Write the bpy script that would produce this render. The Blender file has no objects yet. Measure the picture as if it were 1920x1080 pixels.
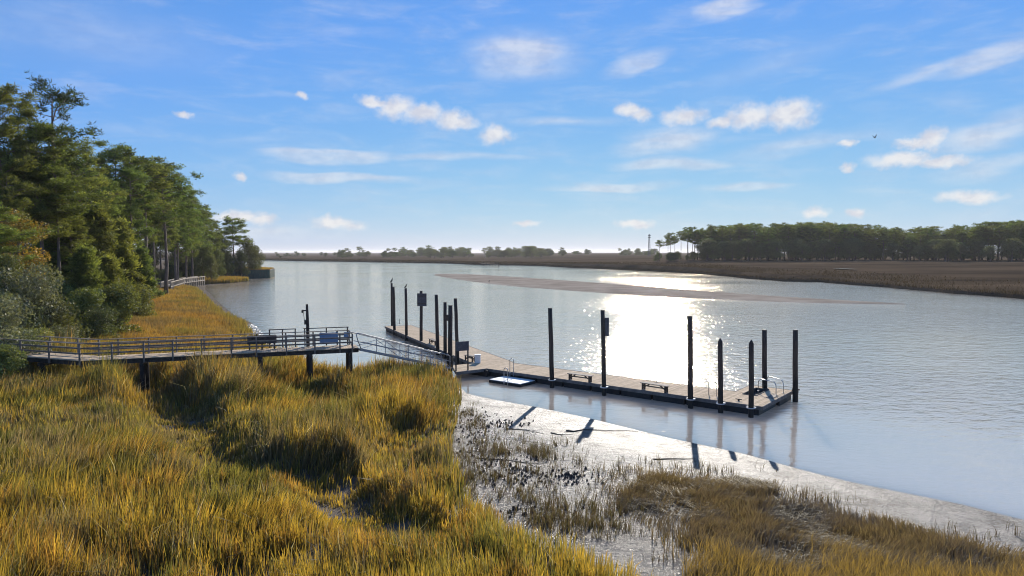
import bpy, bmesh, math, random
import numpy as np
from mathutils import Vector, Matrix

random.seed(7)
rng = np.random.default_rng(11)
scene = bpy.context.scene
C = scene.collection
R = math.radians

# ------------------------------------------------------------------ camera
CAM_H, PITCH, FPX = 10.0, math.atan(67 / 1280), 1280.0
cam_d = bpy.data.cameras.new('camera')
cam_d.sensor_width, cam_d.lens = 36.0, 24.0
cam_d.clip_start, cam_d.clip_end = 0.5, 60000
cam = bpy.data.objects.new('camera', cam_d)
cam.location = (0, 0, CAM_H)
cam.rotation_euler = (math.pi / 2 - PITCH, 0, 0)
C.objects.link(cam)
scene.camera = cam


def ray(px, py):
    a, b = px - 960, 540 - py
    cp, sp = math.cos(PITCH), math.sin(PITCH)
    return (a, FPX * cp + b * sp, -FPX * sp + b * cp)


def G(px, py, z=0.0):
    """surveyed ground point: where the line of sight meets the level z"""
    d = ray(px, py)
    t = (z - CAM_H) / d[2]
    return (d[0] * t, d[1] * t)


def AT(px, py, dist):
    """point at ground distance dist (along y)"""
    d = ray(px, py)
    t = dist / d[1]
    return (d[0] * t, dist, CAM_H + d[2] * t)


# ------------------------------------------------------------------ sun + sky
SUN_AZ, SUN_EL = R(12.9), R(23.5)
S = Vector((math.sin(SUN_AZ) * math.cos(SUN_EL), math.cos(SUN_AZ) * math.cos(SUN_EL), math.sin(SUN_EL)))
sun_d = bpy.data.lights.new('sun', 'SUN')
sun_d.energy, sun_d.angle, sun_d.color = 4.6, R(0.53), (1.0, 0.93, 0.82)
sun = bpy.data.objects.new('sun', sun_d)
sun.rotation_euler = S.to_track_quat('Z', 'Y').to_euler()
sun.location = (40, 200, 120)
C.objects.link(sun)

world = bpy.data.worlds.new('World')
scene.world = world
world.use_nodes = True
wt = world.node_tree
wt.nodes.clear()


def nd(t, typ, **kw):
    n = t.nodes.new(typ)
    for k, v in kw.items():
        setattr(n, k, v)
    return n


def setin(t, n, key, v):
    s = n.inputs[key]
    if isinstance(v, bpy.types.NodeSocket):
        t.links.new(v, s)
    else:
        s.default_value = v


def mth(t, op, a, b=None, c=None, clamp=False):
    n = nd(t, 'ShaderNodeMath', operation=op, use_clamp=clamp)
    setin(t, n, 0, a)
    if b is not None:
        setin(t, n, 1, b)
    if c is not None:
        setin(t, n, 2, c)
    return n.outputs[0]


def vmth(t, op, a, b=None, c=None):
    n = nd(t, 'ShaderNodeVectorMath', operation=op)
    setin(t, n, 0, a)
    if b is not None:
        setin(t, n, 1, b)
    if c is not None:
        setin(t, n, 2, c)
    return n.outputs['Value'] if op == 'LENGTH' else n.outputs[0]


def noise(t, vec, scale, detail=4, rough=0.55, out='Fac', dist=0.0):
    n = nd(t, 'ShaderNodeTexNoise')
    if vec is not None:
        t.links.new(vec, n.inputs['Vector'])
    n.inputs['Scale'].default_value = scale
    n.inputs['Detail'].default_value = detail
    n.inputs['Roughness'].default_value = rough
    n.inputs['Distortion'].default_value = dist
    return n.outputs[out]


def smooth(t, v, a, b, lo=0.0, hi=1.0):
    n = nd(t, 'ShaderNodeMapRange', interpolation_type='SMOOTHSTEP')
    setin(t, n, 'Value', v)
    setin(t, n, 'From Min', a)
    setin(t, n, 'From Max', b)
    setin(t, n, 'To Min', lo)
    setin(t, n, 'To Max', hi)
    return n.outputs['Result']


def mixc(t, f, a, b):
    n = nd(t, 'ShaderNodeMix', data_type='RGBA')
    setin(t, n, 0, f)
    for k, v in ((6, a), (7, b)):
        if not isinstance(v, bpy.types.NodeSocket) and len(v) == 3:
            v = (*v, 1)
        setin(t, n, k, v)
    return n.outputs[2]


sky = nd(wt, 'ShaderNodeTexSky', sky_type='NISHITA')
sky.sun_disc = False
sky.sun_elevation = SUN_EL
sky.sun_rotation = SUN_AZ
sky.altitude = 0
sky.air_density = 1.0
sky.dust_density = 0.0
sky.ozone_density = 4.0
# white balance / film response of the sky, channel by channel
sc_ = nd(wt, 'ShaderNodeSeparateColor')
wt.links.new(sky.outputs[0], sc_.inputs[0])
cr = mth(wt, 'MULTIPLY', mth(wt, 'POWER', sc_.outputs[0], 0.9), 1.47 / (2.1 ** 0.9))
cg = mth(wt, 'MULTIPLY', mth(wt, 'POWER', sc_.outputs[1], 0.61), 3.82 / (3.94 ** 0.61))
cb_ = mth(wt, 'MINIMUM', mth(wt, 'MULTIPLY', mth(wt, 'POWER', sc_.outputs[2], 0.5), 9.6 / (7.6 ** 0.5)), 9.2)
cb_ = mth(wt, 'MULTIPLY_ADD', cr, -0.2, cb_)
cc_ = nd(wt, 'ShaderNodeCombineColor')
for k_, v_ in enumerate((cr, cg, cb_)):
    wt.links.new(v_, cc_.inputs[k_])
bg_sky = nd(wt, 'ShaderNodeBackground')
wt.links.new(cc_.outputs[0], bg_sky.inputs['Color'])
bg_sky.inputs['Strength'].default_value = 0.0707

tc = nd(wt, 'ShaderNodeTexCoord')
sep = nd(wt, 'ShaderNodeSeparateXYZ')
wt.links.new(tc.outputs['Generated'], sep.inputs[0])
az = mth(wt, 'ARCTAN2', sep.outputs[0], sep.outputs[1])
el = mth(wt, 'ARCSINE', sep.outputs[2])
comb = nd(wt, 'ShaderNodeCombineXYZ')
wt.links.new(az, comb.inputs[0])
wt.links.new(el, comb.inputs[1])
P0 = comb.outputs[0]


def azel(px, py):
    d = Vector(ray(px, py)).normalized()
    return math.atan2(d.x, d.y), math.asin(d.z)


def ellipses(P, items, grow=1.0):
    best = None
    for it in items:
        px, py, hw, hh = it[:4]
        rot = it[4] if len(it) > 4 else 0.0
        amp = it[5] if len(it) > 5 else 1.0
        a0, e0 = azel(px, py)
        a1, _ = azel(px + hw, py)
        _, e1 = azel(px, py - hh)
        mp = nd(wt, 'ShaderNodeMapping', vector_type='TEXTURE')
        wt.links.new(P, mp.inputs['Vector'])
        mp.inputs['Location'].default_value = (a0, e0, 0)
        mp.inputs['Rotation'].default_value = (0, 0, R(rot))
        mp.inputs['Scale'].default_value = ((a1 - a0) * grow, (e1 - e0) * grow, 1)
        v = mth(wt, 'MULTIPLY_ADD', vmth(wt, 'LENGTH', mp.outputs[0]), -amp, amp)
        best = v if best is None else mth(wt, 'MAXIMUM', best, v)
    return best


cumulus = [(700, 191, 36, 13), (742, 203, 44, 24), (792, 214, 52, 22), (852, 226, 44, 20), (927, 252, 34, 21),
           (1180, 206, 26, 16), (1200, 216, 26, 13), (1283, 218, 46, 20), (1352, 226, 30, 15), (1405, 217, 54, 27), (1478, 214, 60, 28),
           (1588, 311, 15, 11), (1690, 301, 72, 18), (1765, 303, 62, 14), (1745, 262, 38, 24), (1715, 270, 40, 14),
           (1820, 371, 70, 16), (1533, 397, 24, 12), (1607, 398, 26, 10), (1190, 421, 40, 10), (632, 422, 52, 13),
           (440, 406, 60, 13), (492, 412, 34, 14), (985, 421, 26, 7), (565, 182, 11, 8), (344, 215, 16, 8), (447, 328, 14, 9), (1590, 268, 20, 10)]
cirrus = [(980, 105, 150, 66, 0, 1.5), (1190, 117, 105, 26, 12, 1.6), (1850, 112, 170, 32, 12, 1.8), (1720, 146, 150, 18, 10, 1.0),
          (1255, 262, 140, 34, 6, 1.8), (610, 289, 150, 20, 0, 2.0), (640, 330, 180, 13, 0, 1.7), (850, 295, 230, 13, 0, 1.1),
          (1150, 348, 170, 13, 0, 1.7), (1390, 353, 150, 13, 0, 1.2), (1365, 12, 90, 26, 12, 1.6), (1870, 245, 260, 46, 12, 1.4),
          (1860, 312, 220, 28, 6, 1.2), (1250, 305, 150, 20, 0, 1.3), (1060, 232, 160, 16, 0, 1.0), (500, 440, 260, 26, 0, 0.9),
          (150, 60, 420, 120, 0, 0.55), (1500, 270, 330, 26, 5, 0.8), (1450, 120, 330, 40, 12, 0.5)]
wn = noise(wt, P0, 26.0, 5, 0.62, 'Color')
Pw = vmth(wt, 'MULTIPLY_ADD', vmth(wt, 'SUBTRACT', wn, (0.5, 0.5, 0.5)), (0.035, 0.026, 0.0), P0)
cu = ellipses(Pw, cumulus, 1.3)
cun = noise(wt, P0, 48.0, 8, 0.66)
cu_d = smooth(wt, mth(wt, 'ADD', cu, mth(wt, 'MULTIPLY_ADD', cun, 0.9, -0.47)), -0.05, 0.80)
# thin streaks, drawn out along the wind
mpc = nd(wt, 'ShaderNodeMapping')
wt.links.new(P0, mpc.inputs['Vector'])
mpc.inputs['Scale'].default_value = (1.0, 4.5, 1)
mpc.inputs['Rotation'].default_value = (0, 0, R(-4))
cin = noise(wt, mpc.outputs[0], 9.0, 6, 0.6, dist=0.4)
ci = ellipses(vmth(wt, 'MULTIPLY_ADD', vmth(wt, 'SUBTRACT', noise(wt, mpc.outputs[0], 7.0, 3, 0.5, 'Color'), (0.5, 0.5, 0.5)), (0.09, 0.03, 0.0), P0), cirrus)
ci_d = mth(wt, 'MULTIPLY', smooth(wt, ci, 0.0, 1.15), smooth(wt, cin, 0.25, 0.75, 0.45, 1.0))
gen = mth(wt, 'MULTIPLY', smooth(wt, cin, 0.40, 0.82), 0.36)
dens = mth(wt, 'MAXIMUM', mth(wt, 'MULTIPLY', cu_d, 0.84), mth(wt, 'MULTIPLY', mth(wt, 'MAXIMUM', ci_d, gen), 0.62))
dens = mth(wt, 'MULTIPLY', dens, smooth(wt, el, 0.0, 0.03))
bg_cl = nd(wt, 'ShaderNodeBackground')
ccol = mixc(wt, smooth(wt, noise(wt, vmth(wt, 'MULTIPLY', P0, (1.0, 1.6, 1.0)), 34.0, 5, 0.6), 0.36, 0.62), (0.78, 0.77, 0.83), (1.0, 0.97, 0.95))
wt.links.new(ccol, bg_cl.inputs['Color'])
bg_cl.inputs['Strength'].default_value = 0.64
mixw = nd(wt, 'ShaderNodeMixShader')
wt.links.new(dens, mixw.inputs[0])
wt.links.new(bg_sky.outputs[0], mixw.inputs[1])
wt.links.new(bg_cl.outputs[0], mixw.inputs[2])
wout = nd(wt, 'ShaderNodeOutputWorld')
wt.links.new(mixw.outputs[0], wout.inputs['Surface'])

vs = scene.view_settings
vs.view_transform, vs.look, vs.exposure, vs.gamma = 'Standard', 'None', 0.5, 1.0
vs.use_curve_mapping = False
scene.render.engine = 'CYCLES'
scene.cycles.max_bounces = 8
scene.cycles.filter_width = 1.05
scene.cycles.transparent_max_bounces = 8
scene.cycles.sample_clamp_indirect = 4.0


# ------------------------------------------------------------------ helpers
def tag(o, label=None, cat=None, group=None, kind=None):
    if label:
        o['label'] = label
    if cat:
        o['category'] = cat
    if group:
        o['group'] = group
    if kind:
        o['kind'] = kind
    return o


def link(name, data, parent=None):
    o = bpy.data.objects.new(name, data)
    C.objects.link(o)
    if parent:
        o.parent = parent
    return o


def thing(name, loc, label, cat, group=None, rz=0):
    o = link(name, None)
    o.empty_display_size = 0.3
    o.location = loc
    o.rotation_euler = (0, 0, rz)
    return tag(o, label, cat, group)


def dup(root, loc, rz, sc, label=None, group=None):
    r = root.copy()
    C.objects.link(r)
    r.location = loc
    r.rotation_euler = (0, 0, rz)
    r.scale = sc
    if label:
        r['label'] = label
    if group:
        r['group'] = group
    for ch in list(root.children):
        c = ch.copy()
        C.objects.link(c)
        c.parent = r
    return r


class MB:
    def __init__(self):
        self.v, self.f = [], []

    def add(self, vs_, fs_):
        b = len(self.v)
        self.v += [tuple(p) for p in vs_]
        self.f += [tuple(b + i for i in f) for f in fs_]
        return self

    def box(self, c, s, rz=0.0):
        hx, hy, hz = s[0] / 2, s[1] / 2, s[2] / 2
        cs, sn = math.cos(rz), math.sin(rz)
        p = []
        for z in (-hz, hz):
            for x, y in ((-hx, -hy), (hx, -hy), (hx, hy), (-hx, hy)):
                p.append((c[0] + x * cs - y * sn, c[1] + x * sn + y * cs, c[2] + z))
        return self.add(p, [(3, 2, 1, 0), (4, 5, 6, 7), (0, 1, 5, 4), (1, 2, 6, 5), (2, 3, 7, 6), (3, 0, 4, 7)])

    def beam(self, a, b, w, h):
        """box beam between two points, w sideways, h upwards"""
        a, b = Vector(a), Vector(b)
        d = (b - a).normalized()
        up = Vector((0, 0, 1)) if abs(d.z) < 0.95 else Vector((0, 1, 0))
        s = d.cross(up).normalized() * (w / 2)
        u = s.cross(d).normalized() * (h / 2)
        p = [a - s - u, a + s - u, a + s + u, a - s + u, b - s - u, b + s - u, b + s + u, b - s + u]
        return self.add(p, [(0, 1, 2, 3), (7, 6, 5, 4), (0, 4, 5, 1), (1, 5, 6, 2), (2, 6, 7, 3), (3, 7, 4, 0)])

    def tube(self, pts, rad, n=8, cap=True):
        pts = [Vector(p) for p in pts]
        if not hasattr(rad, '__len__'):
            rad = [rad] * len(pts)
        vs_, fs_ = [], []
        prev = None
        for i, p in enumerate(pts):
            d = (pts[min(i + 1, len(pts) - 1)] - pts[max(i - 1, 0)]).normalized()
            ref = prev if prev else (Vector((1, 0, 0)) if abs(d.x) < 0.8 else Vector((0, 1, 0)))
            s = (ref - d * ref.dot(d)).normalized()
            prev = s
            u = d.cross(s)
            for k in range(n):
                a = 2 * math.pi * k / n
                vs_.append(p + (s * math.cos(a) + u * math.sin(a)) * rad[i])
        m = len(pts)
        for i in range(m - 1):
            for k in range(n):
                k2 = (k + 1) % n
                fs_.append((i * n + k, i * n + k2, (i + 1) * n + k2, (i + 1) * n + k))
        if cap:
            fs_.append(tuple(range(n - 1, -1, -1)))
            fs_.append(tuple((m - 1) * n + k for k in range(n)))
        return self.add(vs_, fs_)

    def prism(self, poly, z0, z1):
        n = len(poly)
        p = [(x, y, z0) for x, y in poly] + [(x, y, z1) for x, y in poly]
        return self.add(p, [tuple(range(n - 1, -1, -1)), tuple(range(n, 2 * n))] +
                        [(i, (i + 1) % n, n + (i + 1) % n, n + i) for i in range(n)])

    def mesh(self, name, mat, smooth_=False):
        me = bpy.data.meshes.new(name)
        me.from_pydata(self.v, [], self.f)
        me.materials.append(mat)
        if smooth_:
            me.polygons.foreach_set('use_smooth', [True] * len(me.polygons))
        me.update()
        return me

    def build(self, name, mat, parent=None, smooth_=False, off=None):
        if off is not None:
            ox, oy, oz = off
            self.v = [(x - ox, y - oy, z - oz) for x, y, z in self.v]
        return link(name, self.mesh(name, mat, smooth_), parent)


def fast_mesh(name, verts, tris, mat, col=None, quads=None, smooth_=False):
    """numpy mesh: verts (n,3), tris (m,3) [+ quads (k,4)], col (n,3)"""
    me = bpy.data.meshes.new(name)
    nt, nq = len(tris), 0 if quads is None else len(quads)
    me.vertices.add(len(verts))
    me.vertices.foreach_set('co', np.ascontiguousarray(verts, np.float32).ravel())
    lv = np.concatenate([np.asarray(tris, np.int32).ravel()] + ([np.asarray(quads, np.int32).ravel()] if nq else []))
    me.loops.add(len(lv))
    me.loops.foreach_set('vertex_index', lv)
    me.polygons.add(nt + nq)
    st = np.concatenate([np.arange(nt) * 3, nt * 3 + np.arange(nq) * 4]).astype(np.int32)
    me.polygons.foreach_set('loop_start', st)
    if smooth_:
        me.polygons.foreach_set('use_smooth', np.ones(nt + nq, bool))
    me.update(calc_edges=True)
    if col is not None:
        at = me.color_attributes.new('col', 'FLOAT_COLOR', 'POINT')
        c4 = np.ones((len(verts), 4), np.float32)
        c4[:, :3] = col
        at.data.foreach_set('color', c4.ravel())
    me.materials.append(mat)
    return me


def vnoise(x, y, scale, seed=0, octaves=3):
    r = np.random.default_rng(1000 + seed)
    tab = r.random((256, 256))
    x, y = np.asarray(x, float), np.asarray(y, float)
    tot, amp, nrm = np.zeros_like(x), 1.0, 0.0
    sc = scale
    for o in range(octaves):
        fx, fy = x / sc + 31.7 * o + 500, y / sc + 17.3 * o + 500
        ix, iy = np.floor(fx).astype(int), np.floor(fy).astype(int)
        tx, ty = fx - ix, fy - iy
        tx, ty = tx * tx * (3 - 2 * tx), ty * ty * (3 - 2 * ty)
        a = tab[ix % 256, iy % 256] * (1 - tx) + tab[(ix + 1) % 256, iy % 256] * tx
        b = tab[ix % 256, (iy + 1) % 256] * (1 - tx) + tab[(ix + 1) % 256, (iy + 1) % 256] * tx
        tot += amp * (a * (1 - ty) + b * ty)
        nrm += amp
        amp *= 0.5
        sc *= 0.5
    return tot / nrm


def in_poly(x, y, poly):
    inside = np.zeros(x.shape, bool)
    n = len(poly)
    for i in range(n):
        x0, y0 = poly[i]
        x1, y1 = poly[(i + 1) % n]
        if y0 == y1:
            continue
        c = ((y0 > y) != (y1 > y)) & (x < (x1 - x0) * (y - y0) / (y1 - y0) + x0)
        inside ^= c
    return inside


def dist_line(x, y, pts, closed=False):
    best = np.full(x.shape, 1e9)
    n = len(pts)
    for i in range(n if closed else n - 1):
        ax, ay = pts[i]
        bx, by = pts[(i + 1) % n]
        dx, dy = bx - ax, by - ay
        t = np.clip(((x - ax) * dx + (y - ay) * dy) / (dx * dx + dy * dy + 1e-9), 0, 1)
        best = np.minimum(best, np.hypot(x - ax - t * dx, y - ay - t * dy))
    return best


def sstep(a, b, v):
    t = np.clip((v - a) / (b - a), 0, 1)
    return t * t * (3 - 2 * t)


# ------------------------------------------------------------------ materials
def new_mat(name):
    m = bpy.data.materials.new(name)
    m.use_nodes = True
    t = m.node_tree
    b = t.nodes['Principled BSDF']
    return m, t, b


def surf(name, c1, c2, scale=3.0, rough=0.8, bump=0.0, stretch=(1, 1, 1), spec=0.3, metal=0.0, bscale=None, rand=0.0):
    """two-tone weathered surface in object space"""
    m, t, b = new_mat(name)
    tcn = nd(t, 'ShaderNodeTexCoord')
    mp = nd(t, 'ShaderNodeMapping')
    t.links.new(tcn.outputs['Object'], mp.inputs['Vector'])
    mp.inputs['Scale'].default_value = stretch
    n1 = noise(t, mp.outputs[0], scale, 6, 0.65)
    f = smooth(t, n1, 0.3, 0.7)
    col = mixc(t, f, c1, c2)
    if rand:
        g = nd(t, 'ShaderNodeNewGeometry')
        h = nd(t, 'ShaderNodeHueSaturation')
        t.links.new(col, h.inputs['Color'])
        t.links.new(mth(t, 'MULTIPLY_ADD', g.outputs['Random Per Island'], 2 * rand, 1 - rand), h.inputs['Value'])
        col = h.outputs[0]
    t.links.new(col, b.inputs['Base Color'])
    b.inputs['Roughness'].default_value = rough
    b.inputs['Metallic'].default_value = metal
    b.inputs['Specular IOR Level'].default_value = spec
    if bump:
        bp = nd(t, 'ShaderNodeBump')
        bp.inputs['Strength'].default_value = 1.0
        bp.inputs['Distance'].default_value = bump
        t.links.new(noise(t, mp.outputs[0], bscale or scale * 3, 6, 0.6), bp.inputs['Height'])
        t.links.new(bp.outputs[0], b.inputs['Normal'])
    return m


def foliage(name, trans=0.45, gloss=0.08, grough=0.4, hue=0.04, val=0.35, tmul=(1.15, 1.05, 0.55)):
    """leaf / blade material: diffuse + translucent, colour from the mesh, varied per object"""
    m, t, b = new_mat(name)
    t.nodes.remove(b)
    at = nd(t, 'ShaderNodeAttribute', attribute_name='col')
    oi = nd(t, 'ShaderNodeObjectInfo')
    h = nd(t, 'ShaderNodeHueSaturation')
    t.links.new(at.outputs['Color'], h.inputs['Color'])
    t.links.new(mth(t, 'MULTIPLY_ADD', oi.outputs['Random'], hue, 0.5 - hue / 2), h.inputs['Hue'])
    r2 = mth(t, 'FRACT', mth(t, 'MULTIPLY', oi.outputs['Random'], 17.31))
    t.links.new(mth(t, 'MULTIPLY_ADD', r2, val, 1 - val / 2), h.inputs['Value'])
    df = nd(t, 'ShaderNodeBsdfDiffuse')
    t.links.new(h.outputs[0], df.inputs['Color'])
    tr = nd(t, 'ShaderNodeBsdfTranslucent')
    t.links.new(vmth(t, 'MULTIPLY', h.outputs[0], tmul), tr.inputs['Color'])
    mx = nd(t, 'ShaderNodeMixShader')
    mx.inputs[0].default_value = trans
    t.links.new(df.outputs[0], mx.inputs[1])
    t.links.new(tr.outputs[0], mx.inputs[2])
    gl = nd(t, 'ShaderNodeBsdfGlossy')
    gl.inputs['Roughness'].default_value = grough
    gl.inputs['Color'].default_value = (0.9, 0.9, 0.85, 1)
    mx2 = nd(t, 'ShaderNodeMixShader')
    mx2.inputs[0].default_value = gloss
    t.links.new(mx.outputs[0], mx2.inputs[1])
    t.links.new(gl.outputs[0], mx2.inputs[2])
    t.links.new(mx2.outputs[0], t.nodes['Material Output'].inputs['Surface'])
    return m


M = {}
M['grass'] = foliage('marsh_grass', 0.55, 0.04, 0.5, 0.0, 0.0)
M['needle'] = foliage('pine_needles', 0.52, 0.03, 0.5, 0.05, 0.4)
M['leaf'] = foliage('shrub_leaves', 0.38, 0.05, 0.5, 0.05, 0.4)
M['bark'] = surf('pine_bark', (0.10, 0.075, 0.06), (0.22, 0.17, 0.14), 2.5, 0.9, 0.03, (1, 1, 0.25))
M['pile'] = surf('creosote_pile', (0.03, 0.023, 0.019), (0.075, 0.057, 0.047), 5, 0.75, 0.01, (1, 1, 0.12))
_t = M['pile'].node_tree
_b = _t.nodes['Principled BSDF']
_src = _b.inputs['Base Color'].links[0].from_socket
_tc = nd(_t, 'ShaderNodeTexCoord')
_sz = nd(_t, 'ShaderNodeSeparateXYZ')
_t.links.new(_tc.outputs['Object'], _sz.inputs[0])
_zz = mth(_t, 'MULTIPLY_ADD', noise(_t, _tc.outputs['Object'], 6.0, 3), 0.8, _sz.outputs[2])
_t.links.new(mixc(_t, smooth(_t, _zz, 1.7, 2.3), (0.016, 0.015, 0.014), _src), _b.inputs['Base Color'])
M['deck'] = surf('weathered_deck_boards', (0.45, 0.34, 0.225), (0.60, 0.47, 0.325), 3, 0.9, 0.004, (1, 1, 1), 0.08, 0, 30, 0.16)
M['grey_wood'] = surf('grey_timber', (0.12, 0.10, 0.085), (0.24, 0.205, 0.17), 4, 0.8, 0.004, (1, 1, 1), 0.3, 0, 25, 0.1)
M['dark_wood'] = surf('dark_wet_timber', (0.03, 0.026, 0.024), (0.075, 0.062, 0.052), 4, 0.7, 0.004)
M['fascia'] = surf('fascia_timber', (0.10, 0.09, 0.085), (0.19, 0.17, 0.155), 3, 0.8, 0.003)
M['float'] = surf('black_plastic_float', (0.012, 0.013, 0.015), (0.022, 0.023, 0.026), 4, 0.5)
M['alu'] = surf('aluminium', (0.26, 0.26, 0.27), (0.38, 0.38, 0.385), 8, 0.55, 0, (1, 1, 1), 0.3, 0.2)
M['tread'] = surf('grating_and_slot_shade', (0.05, 0.05, 0.05), (0.09, 0.09, 0.09), 8, 0.8, 0, (1, 1, 1), 0.1)
M['steel'] = surf('stainless_rail', (0.35, 0.35, 0.36), (0.5, 0.5, 0.5), 8, 0.3, 0, (1, 1, 1), 0.5, 0.9)
M['white'] = surf('white_plastic', (0.68, 0.68, 0.66), (0.8, 0.8, 0.78), 3, 0.5)
M['guide'] = surf('galvanised_guide', (0.38, 0.38, 0.38), (0.52, 0.52, 0.51), 6, 0.6)
M['sign_back'] = surf('sign_back', (0.05, 0.05, 0.06), (0.09, 0.088, 0.1), 4, 0.6)
M['sign_blue'] = surf('sign_blue', (0.09, 0.18, 0.32), (0.12, 0.22, 0.37), 3, 0.5)
M['bird'] = surf('dark_feathers', (0.015, 0.014, 0.013), (0.04, 0.035, 0.03), 12, 0.6)
M['green_wall'] = surf('green_sheet_pile', (0.018, 0.045, 0.042), (0.035, 0.075, 0.066), 1.2, 0.6, 0, (1, 1, 0.3))
M['roof'] = surf('shed_roof', (0.10, 0.10, 0.10), (0.16, 0.155, 0.15), 2, 0.7)
M['wall_dark'] = surf('shed_wall', (0.035, 0.05, 0.05), (0.06, 0.075, 0.07), 2, 0.8)
M['pale_wood'] = surf('pale_boardwalk_timber', (0.26, 0.22, 0.175), (0.36, 0.31, 0.25), 3, 0.8)
M['tower'] = surf('tower_steel', (0.10, 0.10, 0.10), (0.16, 0.15, 0.15), 1, 0.6)
M['drift'] = surf('driftwood', (0.05, 0.042, 0.036), (0.11, 0.09, 0.075), 6, 0.85, 0.01)
M['sand'] = surf('wet_sand', (0.25, 0.205, 0.16), (0.40, 0.335, 0.265), 0.10, 1.0, 0.0, (1, 1, 1), 0.0)
M['far_marsh'] = surf('far_marsh', (0.045, 0.034, 0.024), (0.125, 0.088, 0.056), 0.016, 1.0, 0.5, (0.5, 2.0, 1), 0.0, 0, 0.5)  # browns darkened to stand in for shade within the backlit grass cover
M['far_grass'] = foliage('far_dead_grass', 0.2, 0.0, 0.5, 0.0, 0.0)


def water_mat():
    m, t, b = new_mat('river_water')
    g = nd(t, 'ShaderNodeNewGeometry')
    P = g.outputs['Position']
    # lee of the dock: n = distance on the river side of the dock line
    dv = nd(t, 'ShaderNodeVectorMath', operation='DOT_PRODUCT')
    t.links.new(vmth(t, 'SUBTRACT', P, (-2.06, 56.1, 0)), dv.inputs[0])
    dv.inputs[1].default_value = (0.617, 0.787, 0)
    lee = smooth(t, dv.outputs['Value'], -4.0, 7.0, 0.19, 1.0)
    patch = smooth(t, noise(t, P, 0.022, 3, 0.5), 0.32, 0.62, 0.6, 1.0)
    amt = mth(t, 'MULTIPLY', lee, patch)

    def stretched(rz, sx, sy):
        mp = nd(t, 'ShaderNodeMapping')
        t.links.new(P, mp.inputs['Vector'])
        mp.inputs['Rotation'].default_value = (0, 0, R(rz))
        mp.inputs['Scale'].default_value = (sx, sy, 1)
        return mp.outputs[0]
    n1 = noise(t, stretched(12, 0.6, 1.0), 1.1, 4, 0.55, dist=0.3)
    n2 = noise(t, stretched(-25, 0.7, 1.0), 3.2, 3, 0.5)
    n3 = noise(t, stretched(20, 0.5, 1.0), 0.28, 2, 0.5)
    h = mth(t, 'ADD', mth(t, 'MULTIPLY', n1, 0.15), mth(t, 'MULTIPLY', n2, 0.058))
    h = mth(t, 'ADD', h, mth(t, 'MULTIPLY', n3, 0.06))
    h = mth(t, 'MULTIPLY', h, amt)
    bp = nd(t, 'ShaderNodeBump')
    bp.inputs['Strength'].default_value = 1.0
    bp.inputs['Distance'].default_value = 1.0
    t.links.new(h, bp.inputs['Height'])
    # silty water: dull warm body under a glossy skin
    t.nodes.remove(b)
    df = nd(t, 'ShaderNodeSubsurfaceScattering', falloff='BURLEY')
    df.inputs['Color'].default_value = (0.80, 0.69, 0.56, 1)
    df.inputs['Scale'].default_value = 5.0
    df.inputs['Radius'].default_value = (1, 1, 1)
    gl = nd(t, 'ShaderNodeBsdfGlossy')
    gl.inputs['Color'].default_value = (1.0, 0.87, 0.66, 1)
    t.links.new(mth(t, 'MULTIPLY_ADD', amt, 0.075, 0.012), gl.inputs['Roughness'])
    t.links.new(bp.outputs[0], gl.inputs['Normal'])
    fr = nd(t, 'ShaderNodeFresnel')
    fr.inputs['IOR'].default_value = 1.85
    t.links.new(bp.outputs[0], fr.inputs['Normal'])
    mx = nd(t, 'ShaderNodeMixShader')
    t.links.new(mth(t, 'POWER', fr.outputs[0], 0.46), mx.inputs[0])
    t.links.new(df.outputs[0], mx.inputs[1])
    t.links.new(gl.outputs[0], mx.inputs[2])
    t.links.new(mx.outputs[0], t.nodes['Material Output'].inputs['Surface'])
    return m


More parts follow.
